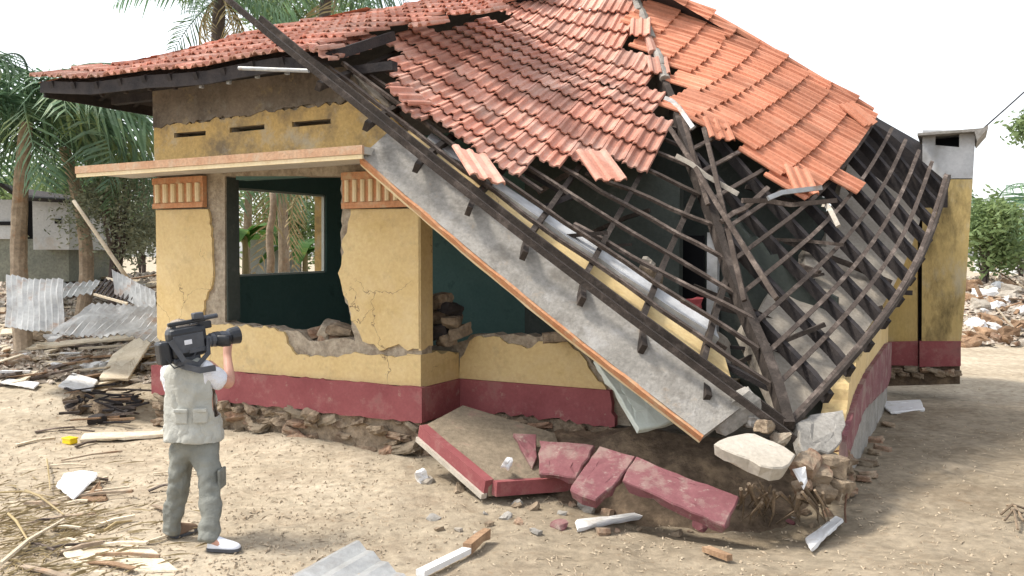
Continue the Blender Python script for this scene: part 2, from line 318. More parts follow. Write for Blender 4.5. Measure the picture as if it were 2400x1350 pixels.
# ------------------------------------------------------------------ ground
def gh(x, y):
    h = 0.05*noise.noise(Vector((x*0.5, y*0.5, 3.1))) + 0.028*noise.noise(Vector((x*1.7, y*1.7, 1.0))) + 0.012*noise.noise(Vector((x*5, y*5, 8.0)))
    q = Vector((x, y, 0)) - P0; lx, ly = q.dot(EX), q.dot(EY)
    if 3 < y < 14 and abs(x) < 8:
        c, _ = noise.voronoi(Vector((x*2.1+.5*noise.noise(Vector((x,y,4))), y*2.1, 0.5)))[0:2]
        h -= 0.035*(1-sm(.05, .38, c[0]))
        h += 0.02*noise.noise(Vector((x*3.1, y*3.1, 6.0)))
    h *= sm(2, 5, y) if y < 6 else 1
    h += 0.28*sm(-4.2, -6.0, lx)*sm(-2.2, 0.3, ly)*(1-sm(9, 14, ly))*(1+0.8*noise.noise(Vector((x*0.8, y*0.8, 5.5))))   # debris-strewn rise left of the house
    h -= 0.16*math.exp(-(((lx-3.2)/1.3)**2 + ((ly+0.35)/0.7)**2))                                   # scour under the fallen corner
    h += 1.2*sm(1.6, 5.5, ly)*sm(-4.7, -6.6, lx)*(1-sm(22, 40, ly))*(1+.25*noise.noise(Vector((x*.6, y*.6, 2.2))))
    h += 1.35*sm(19, 24, y)*sm(.38, .47, x/max(y,1))*(1-sm(40, 55, y))*(1+.25*noise.noise(Vector((x*.5, y*.5, 9.2))))
    h += 0.10*math.exp(-(((lx+1.5)/1.8)**2 + ((ly+0.1)/0.5)**2))
    return h
def build_ground():
    def axis(lo, hi, f0, f1, st, grow=1.35):
        a = []; x = f0
        while x <= f1: a.append(x); x += st
        s = st; x = f1
        while x < hi: s *= grow; x += s; a.append(x)
        s = st; x = f0
        while x > lo: s *= grow; x -= s; a.insert(0, x)
        return a
    xs = axis(-900, 900, -8.5, 8.5, 0.085); ys = axis(-30, 1500, 4.4, 13.5, 0.085)
    nx = len(xs); mb = MB()
    for y in ys:
        for x in xs: mb.v.append(Vector((x, y, gh(x, y) if abs(x) < 40 and y < 60 else 0)))
    for j in range(len(ys)-1):
        for i in range(nx-1):
            a = j*nx+i; mb.f.append((a, a+1, a+nx+1, a+nx))
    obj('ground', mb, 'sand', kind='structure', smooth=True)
build_ground()
# ================================================================== HOUSE
house = thing('collapsed_house', hl(0, 2, 0), 'yellow single-storey house with red tiled roof collapsed at its front right corner', 'house')
def fr_y(y):                                       # frame for panels parallel to the front; depth goes into the house
    return lambda x, z, d: hl(x, y + d, z)
def fr_x(x):                                       # frame for panels parallel to the side walls; 2-D x is local y, depth goes left
    return lambda yy, z, d: hl(x - d, yy, z)
def W(pts, y=0.0): return [onwall(u, v, y) for u, v in pts]
XL = onwall(365, 600)[0]                           # left corner of the front
ZT = 4.30                                          # wall top
PB = 0.42                                          # underside of the plinth band
# masonry core with the window opening and the ventilation slots
slots = [[(408,312),(482,306),(482,317),(408,323)], [(538,299),(620,291),(620,303),(538,311)], [(684,286),(775,278),(775,290),(684,298)]]
open_core = jag(W([(522,412),(522,755),(600,765),(690,775),(720,800),(800,792),(828,800),(815,735),(797,680),(795,412)]), flags=[0,1,1,1,1,1,1,1,1,0], amp=0.02)
zt = onwall(985, 905)[1]
core = MB().prism([(XL+.01, PB), (-.01, PB), (-.01, 3.35), (-.5, 3.85), (-1.0, ZT), (XL+.01, ZT)], [open_core] + [W(s) for s in slots], fr_y(0.035), 0.2)
obj('masonry_wall', core, 'masonry', house)
# plaster skins, proud of the core, with broken edges
rl = R
zpl = onwall(700, 884)[1]                          # top of the maroon band
def skin(name, pts, flags, m, y=0.0, th=0.034, holes=(), par=house, amp=0.02, seg=0.06):
    return obj(name, MB().prism(jag(pts, flags=flags, amp=amp, seg=seg), holes, fr_y(y), th), m, par)
lowz = zpl + 0.004
px_l = W([(365,492),(486,490),(497,560),(499,650),(494,676),(478,706),(474,756),(520,760),(640,768),(664,778),(672,805),(694,832),(760,838),(838,828),(880,832),(925,838),(984,832)])
skin('plaster', [(XL, lowz)] + px_l[::1] + [(0, px_l[-1][1]), (0, lowz)], [0,0]+[1]*15+[0,0,0], 'yellow')
px_r = W([(822,490),(815,530),(800,575),(806,592),(792,640),(803,680),(815,705),(822,750),(842,778),(850,800),(876,806),(890,822),(920,812),(935,806),(955,822),(985,818)])
skin('plaster', px_r + [(0, px_r[-1][1]), (0, onwall(985, 489)[1])], [1]*15+[0,0,0], 'yellow')
# return face of the pier
obj('plaster', MB().prism(jag([(0.0, onwall(985,822)[1]), (0.235, onwall(985,815)[1]), (0.235, 3.22), (0.0, 3.22)], flags=[1,0,0,0]), [], fr_x(0.004), 0.03), 'yellow', house)
# upper wall, between canopy and eave
zc = onwall(500, 372)[1]
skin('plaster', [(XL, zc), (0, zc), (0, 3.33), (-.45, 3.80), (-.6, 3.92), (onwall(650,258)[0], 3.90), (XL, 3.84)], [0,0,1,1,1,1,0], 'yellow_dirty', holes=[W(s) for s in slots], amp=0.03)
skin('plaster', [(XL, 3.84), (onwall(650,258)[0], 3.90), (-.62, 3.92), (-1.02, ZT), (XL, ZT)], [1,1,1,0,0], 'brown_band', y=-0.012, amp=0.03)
# left side wall with the window one sees through, its teal inner face, back wall
def onx(u, v, x):
    r = ray(u, v); o = P0 + EX*x; t = (o-CAM).dot(EX)/r.dot(EX); p = CAM + r*t
    return ((p-P0).dot(EY), p.z)
XI = XL + .245
win = [onx(u, v, XI) for u, v in ((531,437),(765,457),(765,639),(531,650))]
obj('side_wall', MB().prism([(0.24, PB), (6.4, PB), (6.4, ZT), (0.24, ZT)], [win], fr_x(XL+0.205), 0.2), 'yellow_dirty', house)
obj('inner_wall', MB().prism([(0.24, PB), (3.85, PB), (3.85, ZT-.1), (0.24, ZT-.1)], [win], fr_x(XI), 0.038), 'teal', house)
fwm = MB()
for a, b in zip(win, win[1:]+win[:1]): fwm.beam([hl(XI-.05, a[0], a[1]), hl(XI-.05, b[0], b[1])], .06, .05, EX)
obj('window_frame', fwm, 'pale_green', house)
YB = 3.6
obj('jamb', MB().box(hl(onwall(521,600)[0]+0.012, .16, (onwall(521,412)[1]+onwall(521,752)[1])/2), EX*.012, EY*.10, EZ*(onwall(521,412)[1]-onwall(521,752)[1])/2), 'teal_grey', house)
obj('lintel', MB().box(hl((onwall(525,400)[0]+onwall(795,400)[0])/2, .15, onwall(660,404)[1]), EX*.75, EY*.09, EZ*.05), 'teal', house)
# floor of the rooms
obj('floor_slab', MB().box(hl(-2.0, 2.0, 0.72), EX*1.8, EY*1.75, EZ*.09), 'dust_floor', house)
obj('floor_slab', MB().box(hl(1.35, 2.5, 0.715), EX*1.54, EY*1.3, EZ*.085), 'dust_floor', house)
# maroon plinth band of the bay
obj('plinth', MB().prism(jag([(XL-.06, PB), (.045, PB), (.045, zpl+.004), (XL-.06, zpl)], flags=[1,0,1,0], amp=.012, seg=.09), [], fr_y(-.05), .1), 'maroon', house)
YR = 0.79
obj('plinth', MB().box(hl(-.005, (YR+.052)/2, (PB+zpl)/2-.002), EX*.05, EY*(YR-.052)/2, EZ*(zpl-PB)/2), 'maroon', house, bevel=0.008)
XRE = onwall(1445, 950, YR)[0]
obj('plinth', MB().prism(jag([(0.046, PB+.02), (XRE, PB+.0), (XRE-.06, zpl), (0.046, zpl)], flags=[1,1,0,0]), [], fr_y(YR-.05), 0.1), 'maroon', house)
# low return wall and recessed front wall with ragged tops
zr = onwall(1060, 825, YR)[1]
obj('return_wall', MB().prism(jag([(0.03, zpl), (YR, zpl), (YR, zr), (.5, zr+.02), (0.24, onwall(985,832)[1]), (0.03, onwall(985,832)[1])], flags=[0,0,1,1,0,0]), [], fr_x(0.0), 0.2), 'yellow', house)
rec = W([(1078,840),(1100,800),(1112,790),(1170,790),(1190,806),(1245,815),(1262,800),(1330,802),(1365,835),(1385,870),(1420,910)], YR)
skin('plaster', [(0.0, zpl)] + rec + [(rec[-1][0], zpl)], [0]+[1]*11+[0], 'yellow', y=YR)
skin('masonry_wall', [(0.0, PB)] + W([(1030,835),(1082,800),(1100,785),(1200,783),(1262,790),(1340,795),(1400,870),(1470,960)], YR) + [(XRE+.15, PB)], [0]+[1]*8+[0], 'masonry', y=YR+.034, th=.2)
# fallen brickwork in the opening behind the pier
pb = thing  # (alias kept short for readability of the loops below)
for i, (u, v, s) in enumerate([(1030,705,1.1),(1055,722,.9),(1025,742,1.0),(1060,755,1.0),(1030,775,1.1),(1075,778,.9),(1045,795,1.0),(735,780,.8),(770,770,.9),(800,775,1.0),(775,790,.9),(745,800,.7),(1300,790,.8)]):
    p = px(u, v, 0); yl = .6 if u > 900 else .2
    x, z = onwall(u, v, yl)
    obj('brick', MB().chunk(hl(x, yl, z), (.16*s, .1*s, .075*s), tz(.4, i), .18, random.Random(i)), ['mortar','brick','masonry'][i % 3] if u < 900 else ['mortar','dark_wood','mortar'][i%3], house)
# orange frieze with cream ribs on both piers
def frieze(u0, u1, v0, v1, n):
    (x0, z0), (x1, z1) = onwall(u0, v1), onwall(u1, v0)
    f = obj('frieze', MB().box(hl((x0+x1)/2, -.008, (z0+z1)/2), EX*(x1-x0)/2, EY*.03, EZ*(z1-z0)/2), 'orange_trim', house)
    h = z1-z0
    obj('frieze_ledge', MB().box(hl((x0+x1)/2, -.02, z0+h*.08), EX*((x1-x0)/2+.006), EY*.035, EZ*h*.08), 'orange_trim', f)
    obj('frieze_ledge', MB().box(hl((x0+x1)/2, -.02, z1-h*.11), EX*((x1-x0)/2+.006), EY*.035, EZ*h*.1), 'orange_trim', f)
    for i in range(n):
        xx = x0 + (x1-x0)*(i+.6)/(n+.2); wd = (x1-x0)/n*.30
        obj('rib', MB().tube([hl(xx, -.045, z0+h*.18), hl(xx, -.045, z1-h*.22)], wd, 8, .8), 'cream', f)
frieze(366, 481, 412, 490, 6); frieze(808, 984, 395, 490, 9)
# canopy that still stands
xc0, xc1 = onwall(178, 385, -.78)[0], onwall(848, 360, -.78)[0]
zc1 = onwall(500, 366, -.78)[1]; zc0 = onwall(500, 390, -.78)[1]
obj('canopy', MB().box(hl((xc0+xc1)/2, -.365, (zc0+zc1)/2+.01), EX*(xc1-xc0)/2, EY*.395, EZ*((zc1-zc0)/2-.02)), 'soffit', house)
cf = MB()
cf.box(hl((xc0+xc1)/2, -.77, (zc0+zc1)/2+.012), EX*((xc1-xc0)/2+.01), EY*.018, EZ*(zc1-zc0)/2*.78)
obj('canopy_fascia', cf, 'canopy_edge', house)
obj('canopy_fascia', MB().box(hl((xc0+xc1)/2, -.767, zc0+.0), EX*((xc1-xc0)/2), EY*.012, EZ*.022), 'cream', house)
# rubble foundation: backing plus individual bricks
fd = MB().box(hl((XL)/2, .1, .18), EX*abs(XL)/2, EY*.10, EZ*.25); fd.box(hl(.9, YR+.1, .18), EX*.95, EY*.1, EZ*.25); fd.box(hl(-.1,.42,.18), EX*.09, EY*.38, EZ*.25)
fnd = obj('foundation', fd, 'mortar', house)
bmesh_b = [MB().chunk((0,0,0), (.115,.08,.05), None, .35, random.Random(50+i)).mesh('brick', m) for i, m in enumerate(['brick','mortar','mortar','mortar','dust_floor','brick'])]
rb = random.Random(11)
def loose_brick(p, s=1.0, par=fnd, tilt=.25):
    q = Matrix.Translation(p) @ (Matrix.Rotation(YAW + rb.uniform(-.5,.5),4,'Z') @ Matrix.Rotation(rb.uniform(-tilt,tilt),4,'X') @ Matrix.Rotation(rb.uniform(-tilt,tilt),4,'Y')) @ Matrix.Diagonal((s*rb.uniform(.7,1.25), s*rb.uniform(.8,1.1), s*rb.uniform(.7,1.15), 1))
    return link('brick', rb.choice(bmesh_b), par, M=q)
for row in range(4):
    x = XL + .1
    while x < -0.02:
        if rb.random() < .8: loose_brick(hl(x, .03+rb.uniform(-.07,.05)-.02*(3-row), .05+.1*row+rb.uniform(-.03,.03)), rb.uniform(.7,1.3), tilt=.45)
        x += rb.uniform(.19,.27)
    for k in range(4): 
        if rb.random() < .8: loose_brick(hl(.0, .1+.2*k, .06+.1*row))
    x = .1
    while x < 2.0:
        if rb.random() < .85: loose_brick(hl(x, YR-.04+rb.uniform(-.05,.05), .04+.1*row))
        x += rb.uniform(.19,.27)

# ------------------------------------------------------------------ roof surfaces
def lerpl(tab, t):
    t = max(tab[0][0], min(tab[-1][0], t)) if False else t
    for (a, pa), (b, pb_) in zip(tab, tab[1:]):
        if t <= b or (b, pb_) == tab[-1]:
            return pa.lerp(pb_, (t-a)/(b-a))
def smooth_tab(tab, t):
    """Catmull-Rom through (t, point) knots, linear beyond the ends"""
    n = len(tab)
    if t <= tab[0][0]: return lerpl(tab[:2], t)
    if t >= tab[-1][0]: return lerpl(tab[-2:], t)
    i = max(k for k in range(n-1) if tab[k][0] <= t)
    p1, p2 = tab[i][1], tab[i+1][1]; h = tab[i+1][0]-tab[i][0]; s = (t-tab[i][0])/h
    m1 = (p2 - tab[i-1][1])/(tab[i+1][0]-tab[i-1][0])*h if i > 0 else p2-p1
    m2 = (tab[i+2][1] - p1)/(tab[i+2][0]-tab[i][0])*h if i+2 < n else p2-p1
    return p1*(2*s**3-3*s**2+1) + m1*(s**3-2*s**2+s) + p2*(-2*s**3+3*s**2) + m2*(s**3-s**2)
K = px(1848, 985, 7.25)
HIP = [(0, K), (.16, px(1772,770,8.3)), (.32, px(1690,565,9.2)), (.5, px(1618,350,10.3)), (.75, px(1556,190,11.8)), (1.0, px(1484,-8,13.3))]
LFT = [(0, hl(-.92, -.6, 4.27)), (.2, px(815,112,9.9)), (.34, px(885,85,10.6)), (.5, px(965,52,11.5)), (.75, px(1075,18,12.9)), (1.0, px(1160,-40,14.2))]
E0 = LFT[0][1]
BH = [(0, px(2222,405,12.0)), (.25, px(2080,285,12.3)), (.5, px(1900,175,12.5)), (.75, px(1700,55,12.9)), (1.0, px(1500,-50,13.3))]
def hip(b): return smooth_tab(HIP, b)
def lf(b): return smooth_tab(LFT, b)
def F(a, b):
    p = lf(b).lerp(hip(b), a)
    return p - EZ*(0.10*math.sin(math.pi*max(0,min(1,a)))*(.6+.5*b))
def bh(b): return smooth_tab(BH, b)
def RR(c, b):
    p = hip(b).lerp(bh(b), c); s = math.sin(math.pi*max(0,min(1,c)))
    return p + (EX*0.20 - EZ*0.12)*s*(1-b)**1.0
def L0(x, s):                                       # intact slope: x along the eave, s up the slope
    return hl(x, -.6 + s*.915, 4.27 + .404*s + (-.92-x)*.035 + .02*math.sin(x*3.1) - .03*math.sin(x*1.3+s))
def frame(fn, a, b, da, db):
    p = fn(a, b); tx = (fn(a+da, b)-p).normalized(); ty = (fn(a, b+db)-p); ty = (ty - tx*ty.dot(tx)).normalized()
    return p, tx, ty, tx.cross(ty)
# one clay tile: two raised ribs, rolled side, real thickness; origin at its lower middle edge, y up the slope
def tile_mesh(name, m, seed, broken=False):
    r = random.Random(seed); wd, ln, th = .325, .45, .02
    prof = [(-.5,.016),(-.43,.042),(-.34,.044),(-.25,.010),(-.09,.004),(-.03,.036),(.07,.036),(.13,.004),(.29,.006),(.38,.036),(.46,.042),(.5,.018)]
    mb = MB(); n = len(prof)
    for y in (0, ln):
        for z in (th, 0):
            for i, (x, h) in enumerate(prof):
                yy = y + (r.uniform(0,.10) if broken and y == 0 else r.uniform(-.004,.004))
                mb.v.append(Vector((x*wd, yy, h*(1 if y == 0 else .8)+z)))
    def q(r0, r1):
        for i in range(n-1): mb.f.append((r0*n+i, r0*n+i+1, r1*n+i+1, r1*n+i))
    q(0,2); q(3,1); q(1,0); q(2,3)
    mb.f += [(0,2*n,3*n,n), (n-1,2*n-1,4*n-1,3*n-1)]
    return mb.mesh(name, m)
T_FRONT = [tile_mesh('tile', 'tile', i, i == 4) for i in range(5)]
T_SIDE = [tile_mesh('tile', 'tile_side', 10+i, i == 4) for i in range(5)]
rt = random.Random(5)
def tile_matrix(p, tx, ty, n, sx, sy, lift=.03, tilt=.095, jz=.02):
    tx2 = (tx + ty*rt.uniform(-jz,jz) + n*rt.uniform(-jz,jz)).normalized(); n2 = tx2.cross(ty).normalized(); ty2 = n2.cross(tx2)
    ty3 = (ty2 - n2*tilt).normalized(); n3 = tx2.cross(ty3)
    p2 = p + n2*(lift + rt.uniform(0,.008))
    return Matrix(((tx2.x*sx, ty3.x*sy, n3.x, p2.x), (tx2.y*sx, ty3.y*sy, n3.y, p2.y), (tx2.z*sx, ty3.z*sy, n3.z, p2.z), (0,0,0,1)))
PF = [(740,128),(820,95),(905,75),(960,66),(1000,72),(1022,78),(1060,62),(1130,52),(1200,44),(1172,30),(1240,-40),(1490,-40),(1478,60),(1500,80),(1452,95),(1456,118),(1500,120),(1520,170),(1535,215),(1548,240),(1505,262),(1498,272),(1540,285),(1568,345),(1535,360),(1515,395),(1488,412),(1460,400),(1440,372),(1378,365),(1350,372),(1310,385),(1275,402),(1240,375),(1222,385),(1190,405),(1158,380),(1108,345),(1060,325),(1010,285),(960,262),(915,222),(885,190),(945,142),(905,122),(900,100),(830,130),(770,152)]
PR = [(1495,-40),(1560,-40),(1760,90),(1850,152),(1950,196),(2026,212),(2012,240),(2066,272),(2040,292),(2036,350),(1985,425),(1975,430),(1935,405),(1905,440),(1885,452),(1850,440),(1786,402),(1770,352),(1720,330),(1690,295),(1668,330),(1640,275),(1598,255),(1582,190),(1545,120),(1515,60)]
cand = []
NB_F = 16
for j in range(NB_F+1):
    b = j/NB_F; ln = (hip(b)-lf(b)).length; n = int(ln/.30); off = 0.0
    for i in range(-1, n+2):
        xx = (i+off)*.30; a = xx/ln; b2 = b + 1/NB_F; ln2 = (hip(b2)-lf(b2)).length
        p = F(a, b); up_ = F(xx/ln2, b2) - p; hl_ = up_.length; ty = up_/hl_
        tx = F(a+.01, b) - p; tx = (tx - ty*tx.dot(ty)); wsc = .30*(1-.0)*abs((F(a+.01, b)-p).normalized().dot(tx.normalized()))
        tx.normalize(); nn = tx.cross(ty)
        cpt = proj(p + ty*hl_*.5 + nn*.03)
        if inpoly(cpt[0], cpt[1], PF):
            cand.append((0, T_FRONT[4] if rt.random() < .05 else rt.choice(T_FRONT[:4]), tile_matrix(p, tx, ty, nn, max(.7, wsc/.30)*.97, hl_*1.2/.45, tilt=.10, jz=.012)))
NB_R = 14
for j in range(NB_R+1):
    b = j/NB_R; ln = (bh(b)-hip(b)).length; n = int(ln/.30)
    for i in range(0, n+1):
        a = (i+.3)/max(ln/.30, 1)
        p, tx, ty, nn = frame(RR, a, b, .01, .02)
        hl_ = (RR(a, b+1/NB_R)-p).length
        cpt = proj(p + ty*hl_*.5 + nn*.03)
        if inpoly(cpt[0], cpt[1], PR):
            cand.append((1, T_SIDE[4] if rt.random() < .04 else rt.choice(T_SIDE[:4]), tile_matrix(p, tx, ty, nn, .96, hl_*1.22/.45, tilt=.10, jz=.022)))
# slipped tiles that hang over the lower edge
def slipped(u, v, d, fn, a, b, ang, m, s=1.0):
    p, tx, ty, nn = frame(fn, a, b, .01, .02); q = Matrix.Rotation(ang, 3, nn)
    cand.append((0, m, tile_matrix(px(u, v, d), (q @ tx).normalized(), (q @ ty).normalized(), nn, 1.0*s, 1.05*s, lift=.02, tilt=.02)))
def dF(u, v):                                        # distance at which a pixel meets the front sheet (coarse search)
    best = None
    for ia in range(0, 41):
        for ib in range(0, 31):
            p = F(ia/40, ib/30); q = proj(p); e = (q[0]-u)**2 + (q[1]-v)**2
            if best is None or e < best[0]: best = (e, p.y, ia/40, ib/30)
    return best
def dR(u, v):
    best = None
    for ia in range(0, 41):
        for ib in range(0, 31):
            p = RR(ia/40, ib/30); q = proj(p); e = (q[0]-u)**2 + (q[1]-v)**2
            if best is None or e < best[0]: best = (e, p.y, ia/40, ib/30)
    return best
for u, v, ang, s in ((1138,432,.95,1.25), (1430,432,.9,1.2), (925,235,.0,1.0), (1500,90,.3,.9), (1545,180,.5,.9)):
    e, d, a, b = dF(u, v); slipped(u, v, d-.12, F, a, b, ang, T_FRONT[0], s)
for u, v, ang in ((1690,335,-.75), (1885,458,-.8), (2035,300,-.35)):
    e, d, a, b = dR(u, v); slipped(u, v, d-.15, RR, a, b, ang, T_SIDE[0], 1.0)
# rank by screen size, 300 single tiles, the rest joined
left = []
NC = 11
for j in range(NC):
    s = j*.375
    x = -5.5 + s*.93
    while x < -.78 + (.25*j if j > 1 else 0):
        p = L0(x, s); tx = (L0(x+.05, s)-p).normalized(); ty = (L0(x, s+.05)-p); ty = (ty-tx*ty.dot(tx)).normalized(); nn = tx.cross(ty)
        cpt = proj(p+ty*.17)
        if not inpoly(cpt[0], cpt[1], PF) and not (cpt[0] > 1000 and 40 < cpt[1] < 64) and cpt[1] > -60 and cpt[0] < 1250:
            left.append((2, rt.choice(T_FRONT[:4]), tile_matrix(p, tx, ty, nn, .96, .98, jz=.03)))
        x += .30
def tsize(c):
    q = [proj(c[2] @ Vector(v)) for v in ((-.1,0,0.02),(.1,0,0.02),(.1,.36,0.02),(-.1,.36,0.02))]
    return abs(sum(q[i][0]*q[(i+1)%4][1]-q[(i+1)%4][0]*q[i][1] for i in range(4)))
allt = sorted(cand + left, key=tsize, reverse=True)
print('TILES front', sum(c[0]==0 for c in cand), 'right', sum(c[0]==1 for c in cand), 'left', len(left))
for k, me, M in allt[:298]:
    link('tile', me, house, M=M)
rest = MB(); rest2 = MB()
for k, me, M in allt[298:]:
    (rest2 if k == 1 else rest).add([M @ v.co for v in me.vertices], [tuple(p.vertices) for p in me.polygons])
obj('tile_field', rest, 'tile', house, kind='stuff')
if rest2.v: obj('tile_field', rest2, 'tile_side', house, kind='stuff')

# ------------------------------------------------------------------ roof timbers
def sheet_line(fn, along, fixed, t0, t1, n, drop):
    out = []
    for i in range(n+1):
        t = t0 + (t1-t0)*i/n; a, b = (t, fixed) if along == 'a' else (fixed, t)
        p, tx, ty, nn = frame(fn, a, b, .01, .02); out.append(p - nn*drop)
    return out
# battens of the front sheet (thin, along the eave)
for j in range(0, 11):
    b = j/19*1.1
    a0 = [-.10, .0, .03, .05, .08, .12, .16, .2, .25, .3, .35, .4][j]; a1 = 1.0 - .01*rb.random()
    if j in (3, 6) : pass
    nrm = frame(F, .5, b, .01, .02)[3]
    pts = sheet_line(F, 'a', b, a0, a1, 14, .045)
    s0, s1 = rb.uniform(-.04,.04), rb.uniform(-.04,.04)
    pts = [p + Vector((0,0,rb.uniform(-.014,.014) + s0 + (s1-s0)*i/14)) for i, p in enumerate(pts)]
    if j in (3, 6):                                   # snapped: two lengths, the second dropped at its broken end
        obj('batten', MB().beam(pts[:8], .05, .034, nrm), 'batten', house)
        obj('batten', MB().beam([p - EZ*.16*(1-i/6) + EX*.05 for i, p in enumerate(pts[8:])], .05, .034, nrm), 'batten', house)
    else: obj('batten', MB().beam(pts, .05, .034, nrm), 'batten', house)
# doubled eave board, its broken end rearing up on the left
pe = [F(-.14, .0)+EZ*.02, F(-.07, .0), F(.1,0), F(.3,0), F(.5,0), F(.7,0), F(.9,0), F(1.0,0)]
obj('eave_board', MB().beam([p - EZ*.035 for p in pe], .05, .065, EZ), 'wood', house)
pe2 = [F(-.27,.0)+EZ*.06] + pe
lo = (F(.5,-.045)-F(.5,0))
obj('eave_board', MB().beam([p + lo + EZ*.02 for p in pe2], .05, .06, EZ), 'wood', house)
# front rafters: constant distance along the eave
len0 = (hip(0)-lf(0)).length
for i in range(0, 12):
    x = .28 + i*.68; pts = []
    for k in range(15):
        b = -.052 + k*.72/14; ln = (hip(max(b,0))-lf(max(b,0))).length; a = x/ln
        if a > .99: break
        p, tx, ty, nn = frame(F, a, b, .01, .02); pts.append(p - nn*.115)
    if len(pts) > 2:
        # only the stretch near the eave is bare
        obj('rafter', MB().beam(pts[:12], .055, .095, frame(F, .5, .2, .01, .02)[3]), 'wood', house)
# right sheet: battens and rafters
for j in range(0, 13):
    b = j/18*1.0 + (.004 if j else 0)
    pts = sheet_line(RR, 'a', b, 0.0, 1.0, 16, .04)
    nrm = frame(RR, .5, b, .01, .02)[3]
    wob = rb.uniform(-.03,.03)
    pts = [p + nrm*(wob*math.sin(i*.6) + rb.uniform(-.008,.008)) for i, p in enumerate(pts)]
    obj('batten', MB().beam(pts, .045, .032, nrm), 'batten', house)
lenr = (bh(0)-hip(0)).length
for i in range(0, 13):
    x = .30 + i*.54; pts = []
    for k in range(13):
        b = -.02 + k*.62/12; ln = (bh(max(b,0))-hip(max(b,0))).length
        # rafters keep square to the eave until they meet a hip
        a = (x - lenr/2)/ln + .5 - (.12*b)
        if a < .01 or a > .99: break
        p, tx, ty, nn = frame(RR, a, b, .01, .02); pts.append(p - nn*.13)
    if len(pts) > 2: obj('rafter', MB().beam(pts, .065, .12, frame(RR, .5, .2, .01, .02)[3]), 'dark_wood', house)
obj('eave_board', MB().beam([RR(c/12, 0) - EZ*.05 + EX*.02 for c in range(13)], .035, .05, EZ), 'wood', house)
# hip rafter, slightly twisted, and the mortared hip capping still clinging to it
hp = [hip(i/16) for i in range(17)]
obj('hip_rafter', MB().beam([p - EZ*.07 + EX*.02*math.sin(i*1.3) for i, p in enumerate(hp)], .09, .17, EZ, .08), 'wood', house)
for i in range(7):
    b = .74 + i*.04; p = hip(b) + EZ*.06; q = hip(b+.045) + EZ*.07
    s = (q-p).cross(EZ).normalized()*rb.uniform(-.03,.03)
    obj('hip_cap', MB().tube([p+s, p.lerp(q,.5)+s+EZ*.02, q+s], [.085,.075,.065], 8, .8), ['concrete','concrete','tile','concrete'][i%4], house)
for i in range(14):
    b = .03 + .97*i/14; p = bh(b); q = bh(b+.068)
    if b < .30: continue
    obj('hip_cap', MB().tube([p - EZ*.02, q - EZ*.01], [.085,.075], 8, .8), 'tile_side', house)
# loose battens tangled round the hip
for (u0,v0,d0,u1,v1,d1,m) in [(1585,365,9.9,1730,455,9.6,'concrete_pale'),(1740,470,9.3,1960,470,9.8,'batten'),(1800,465,9.2,1925,440,9.4,'zinc'),(1600,270,10.6,1660,480,9.7,'batten'),(1650,300,10.2,1745,705,8.6,'batten'),(1560,230,10.9,1625,300,10.3,'zinc'),(1690,520,9.2,1800,440,9.6,'batten'),(1570,300,10.4,1820,700,8.3,'batten'),(1930,480,9.8,1965,530,9.5,'concrete_pale')]:
    a, b = px(u0,v0,d0-.25), px(u1,v1,d1-.25); mid = a.lerp(b,.5) + EZ*rb.uniform(-.05,.08)
    obj('loose_batten', MB().beam([a, a.lerp(mid,.5)+EZ*.02, mid, b], .05, .035, EY), m, house)
# under-eave of the intact part: rafters with tails, eave board, wall plate, grey pipe
for i in range(11):
    x = -5.25 + i*.43
    if x > -.95: continue
    obj('rafter', MB().beam([L0(x, 0.02)-EZ*.075, L0(x, 1.6)-EZ*.075], .06, .11, EZ), 'dark_wood', house)
    if i in (2,3,4,5,6,7,8,9):
        p = L0(x, .05) - EZ*.14 + EY*.06
        obj('bracket', MB().box(p, EX*.02, EY*.02, EZ*.055), 'zinc' if i > 5 else 'wood', house)
obj('eave_board', MB().beam([L0(-5.5+.5*i, .05)-EZ*.10 for i in range(10)], .03, .15, EZ), 'dark_wood', house)
obj('eave_board', MB().beam([hl(-5.45, -.55+.6*i, 4.27+.16-.10) for i in range(8)], .03, .15, EZ), 'dark_wood', house)
obj('wall_plate', MB().beam([hl(XL-.9, .12, ZT-.03), hl(-.4, .12, ZT-.03)], .1, .1, EZ), 'dark_wood', house)
# left hip slope seen from below, under the overhang
mbu = MB()
mbu.add([hl(-5.5,-.6,4.44), hl(-2.5,2.4,5.77), hl(-2.5,6.4,5.77), hl(-5.5,6.4,4.44)], [(0,1,2,3)])
for i in range(12):
    y = -.3 + i*.55; xe = min(-3.2, -5.5 + (y+.6)); obj('rafter', MB().beam([hl(-5.5, y, 4.36), hl(xe, y, 4.36+(xe+5.5)*.443)], .06, .1, EZ), 'dark_wood', house)
obj('tile_field', mbu, 'tile_side', house, kind='stuff')
obj('bracket', MB().beam([hl(-5.0, 3.4, 4.3), hl(XL, 3.4, 3.7)], .07, .07, EZ), 'dark_wood', house)
obj('pipe', MB().tube([px(560,160,9.3), px(724,166,8.95)], .022, 8), 'zinc', house)
# rear slopes that close the roof from behind
apex = hl(-.4, 4.6, 6.5)
bk = MB(); bl = hl(-5.5, 10.0, 4.35); br = px(2240, 380, 14.5); rid0 = hl(-.6, 4.45, 6.32); 
bk.add([hl(-5.5,-.3,4.36), rid0, hl(-.6, 6.0, 6.32), bl], [(0,1,2,3)])
bk.add([bl, hl(-.6,6.0,6.32), px(1500,-46,12.6), bh(.5)-EZ*.05+EY*.3, bh(0)+EY*1.2-EZ*.1, br], [(0,1,2,3,4,5)])
obj('rear_slope', bk, 'dark_wood', house)

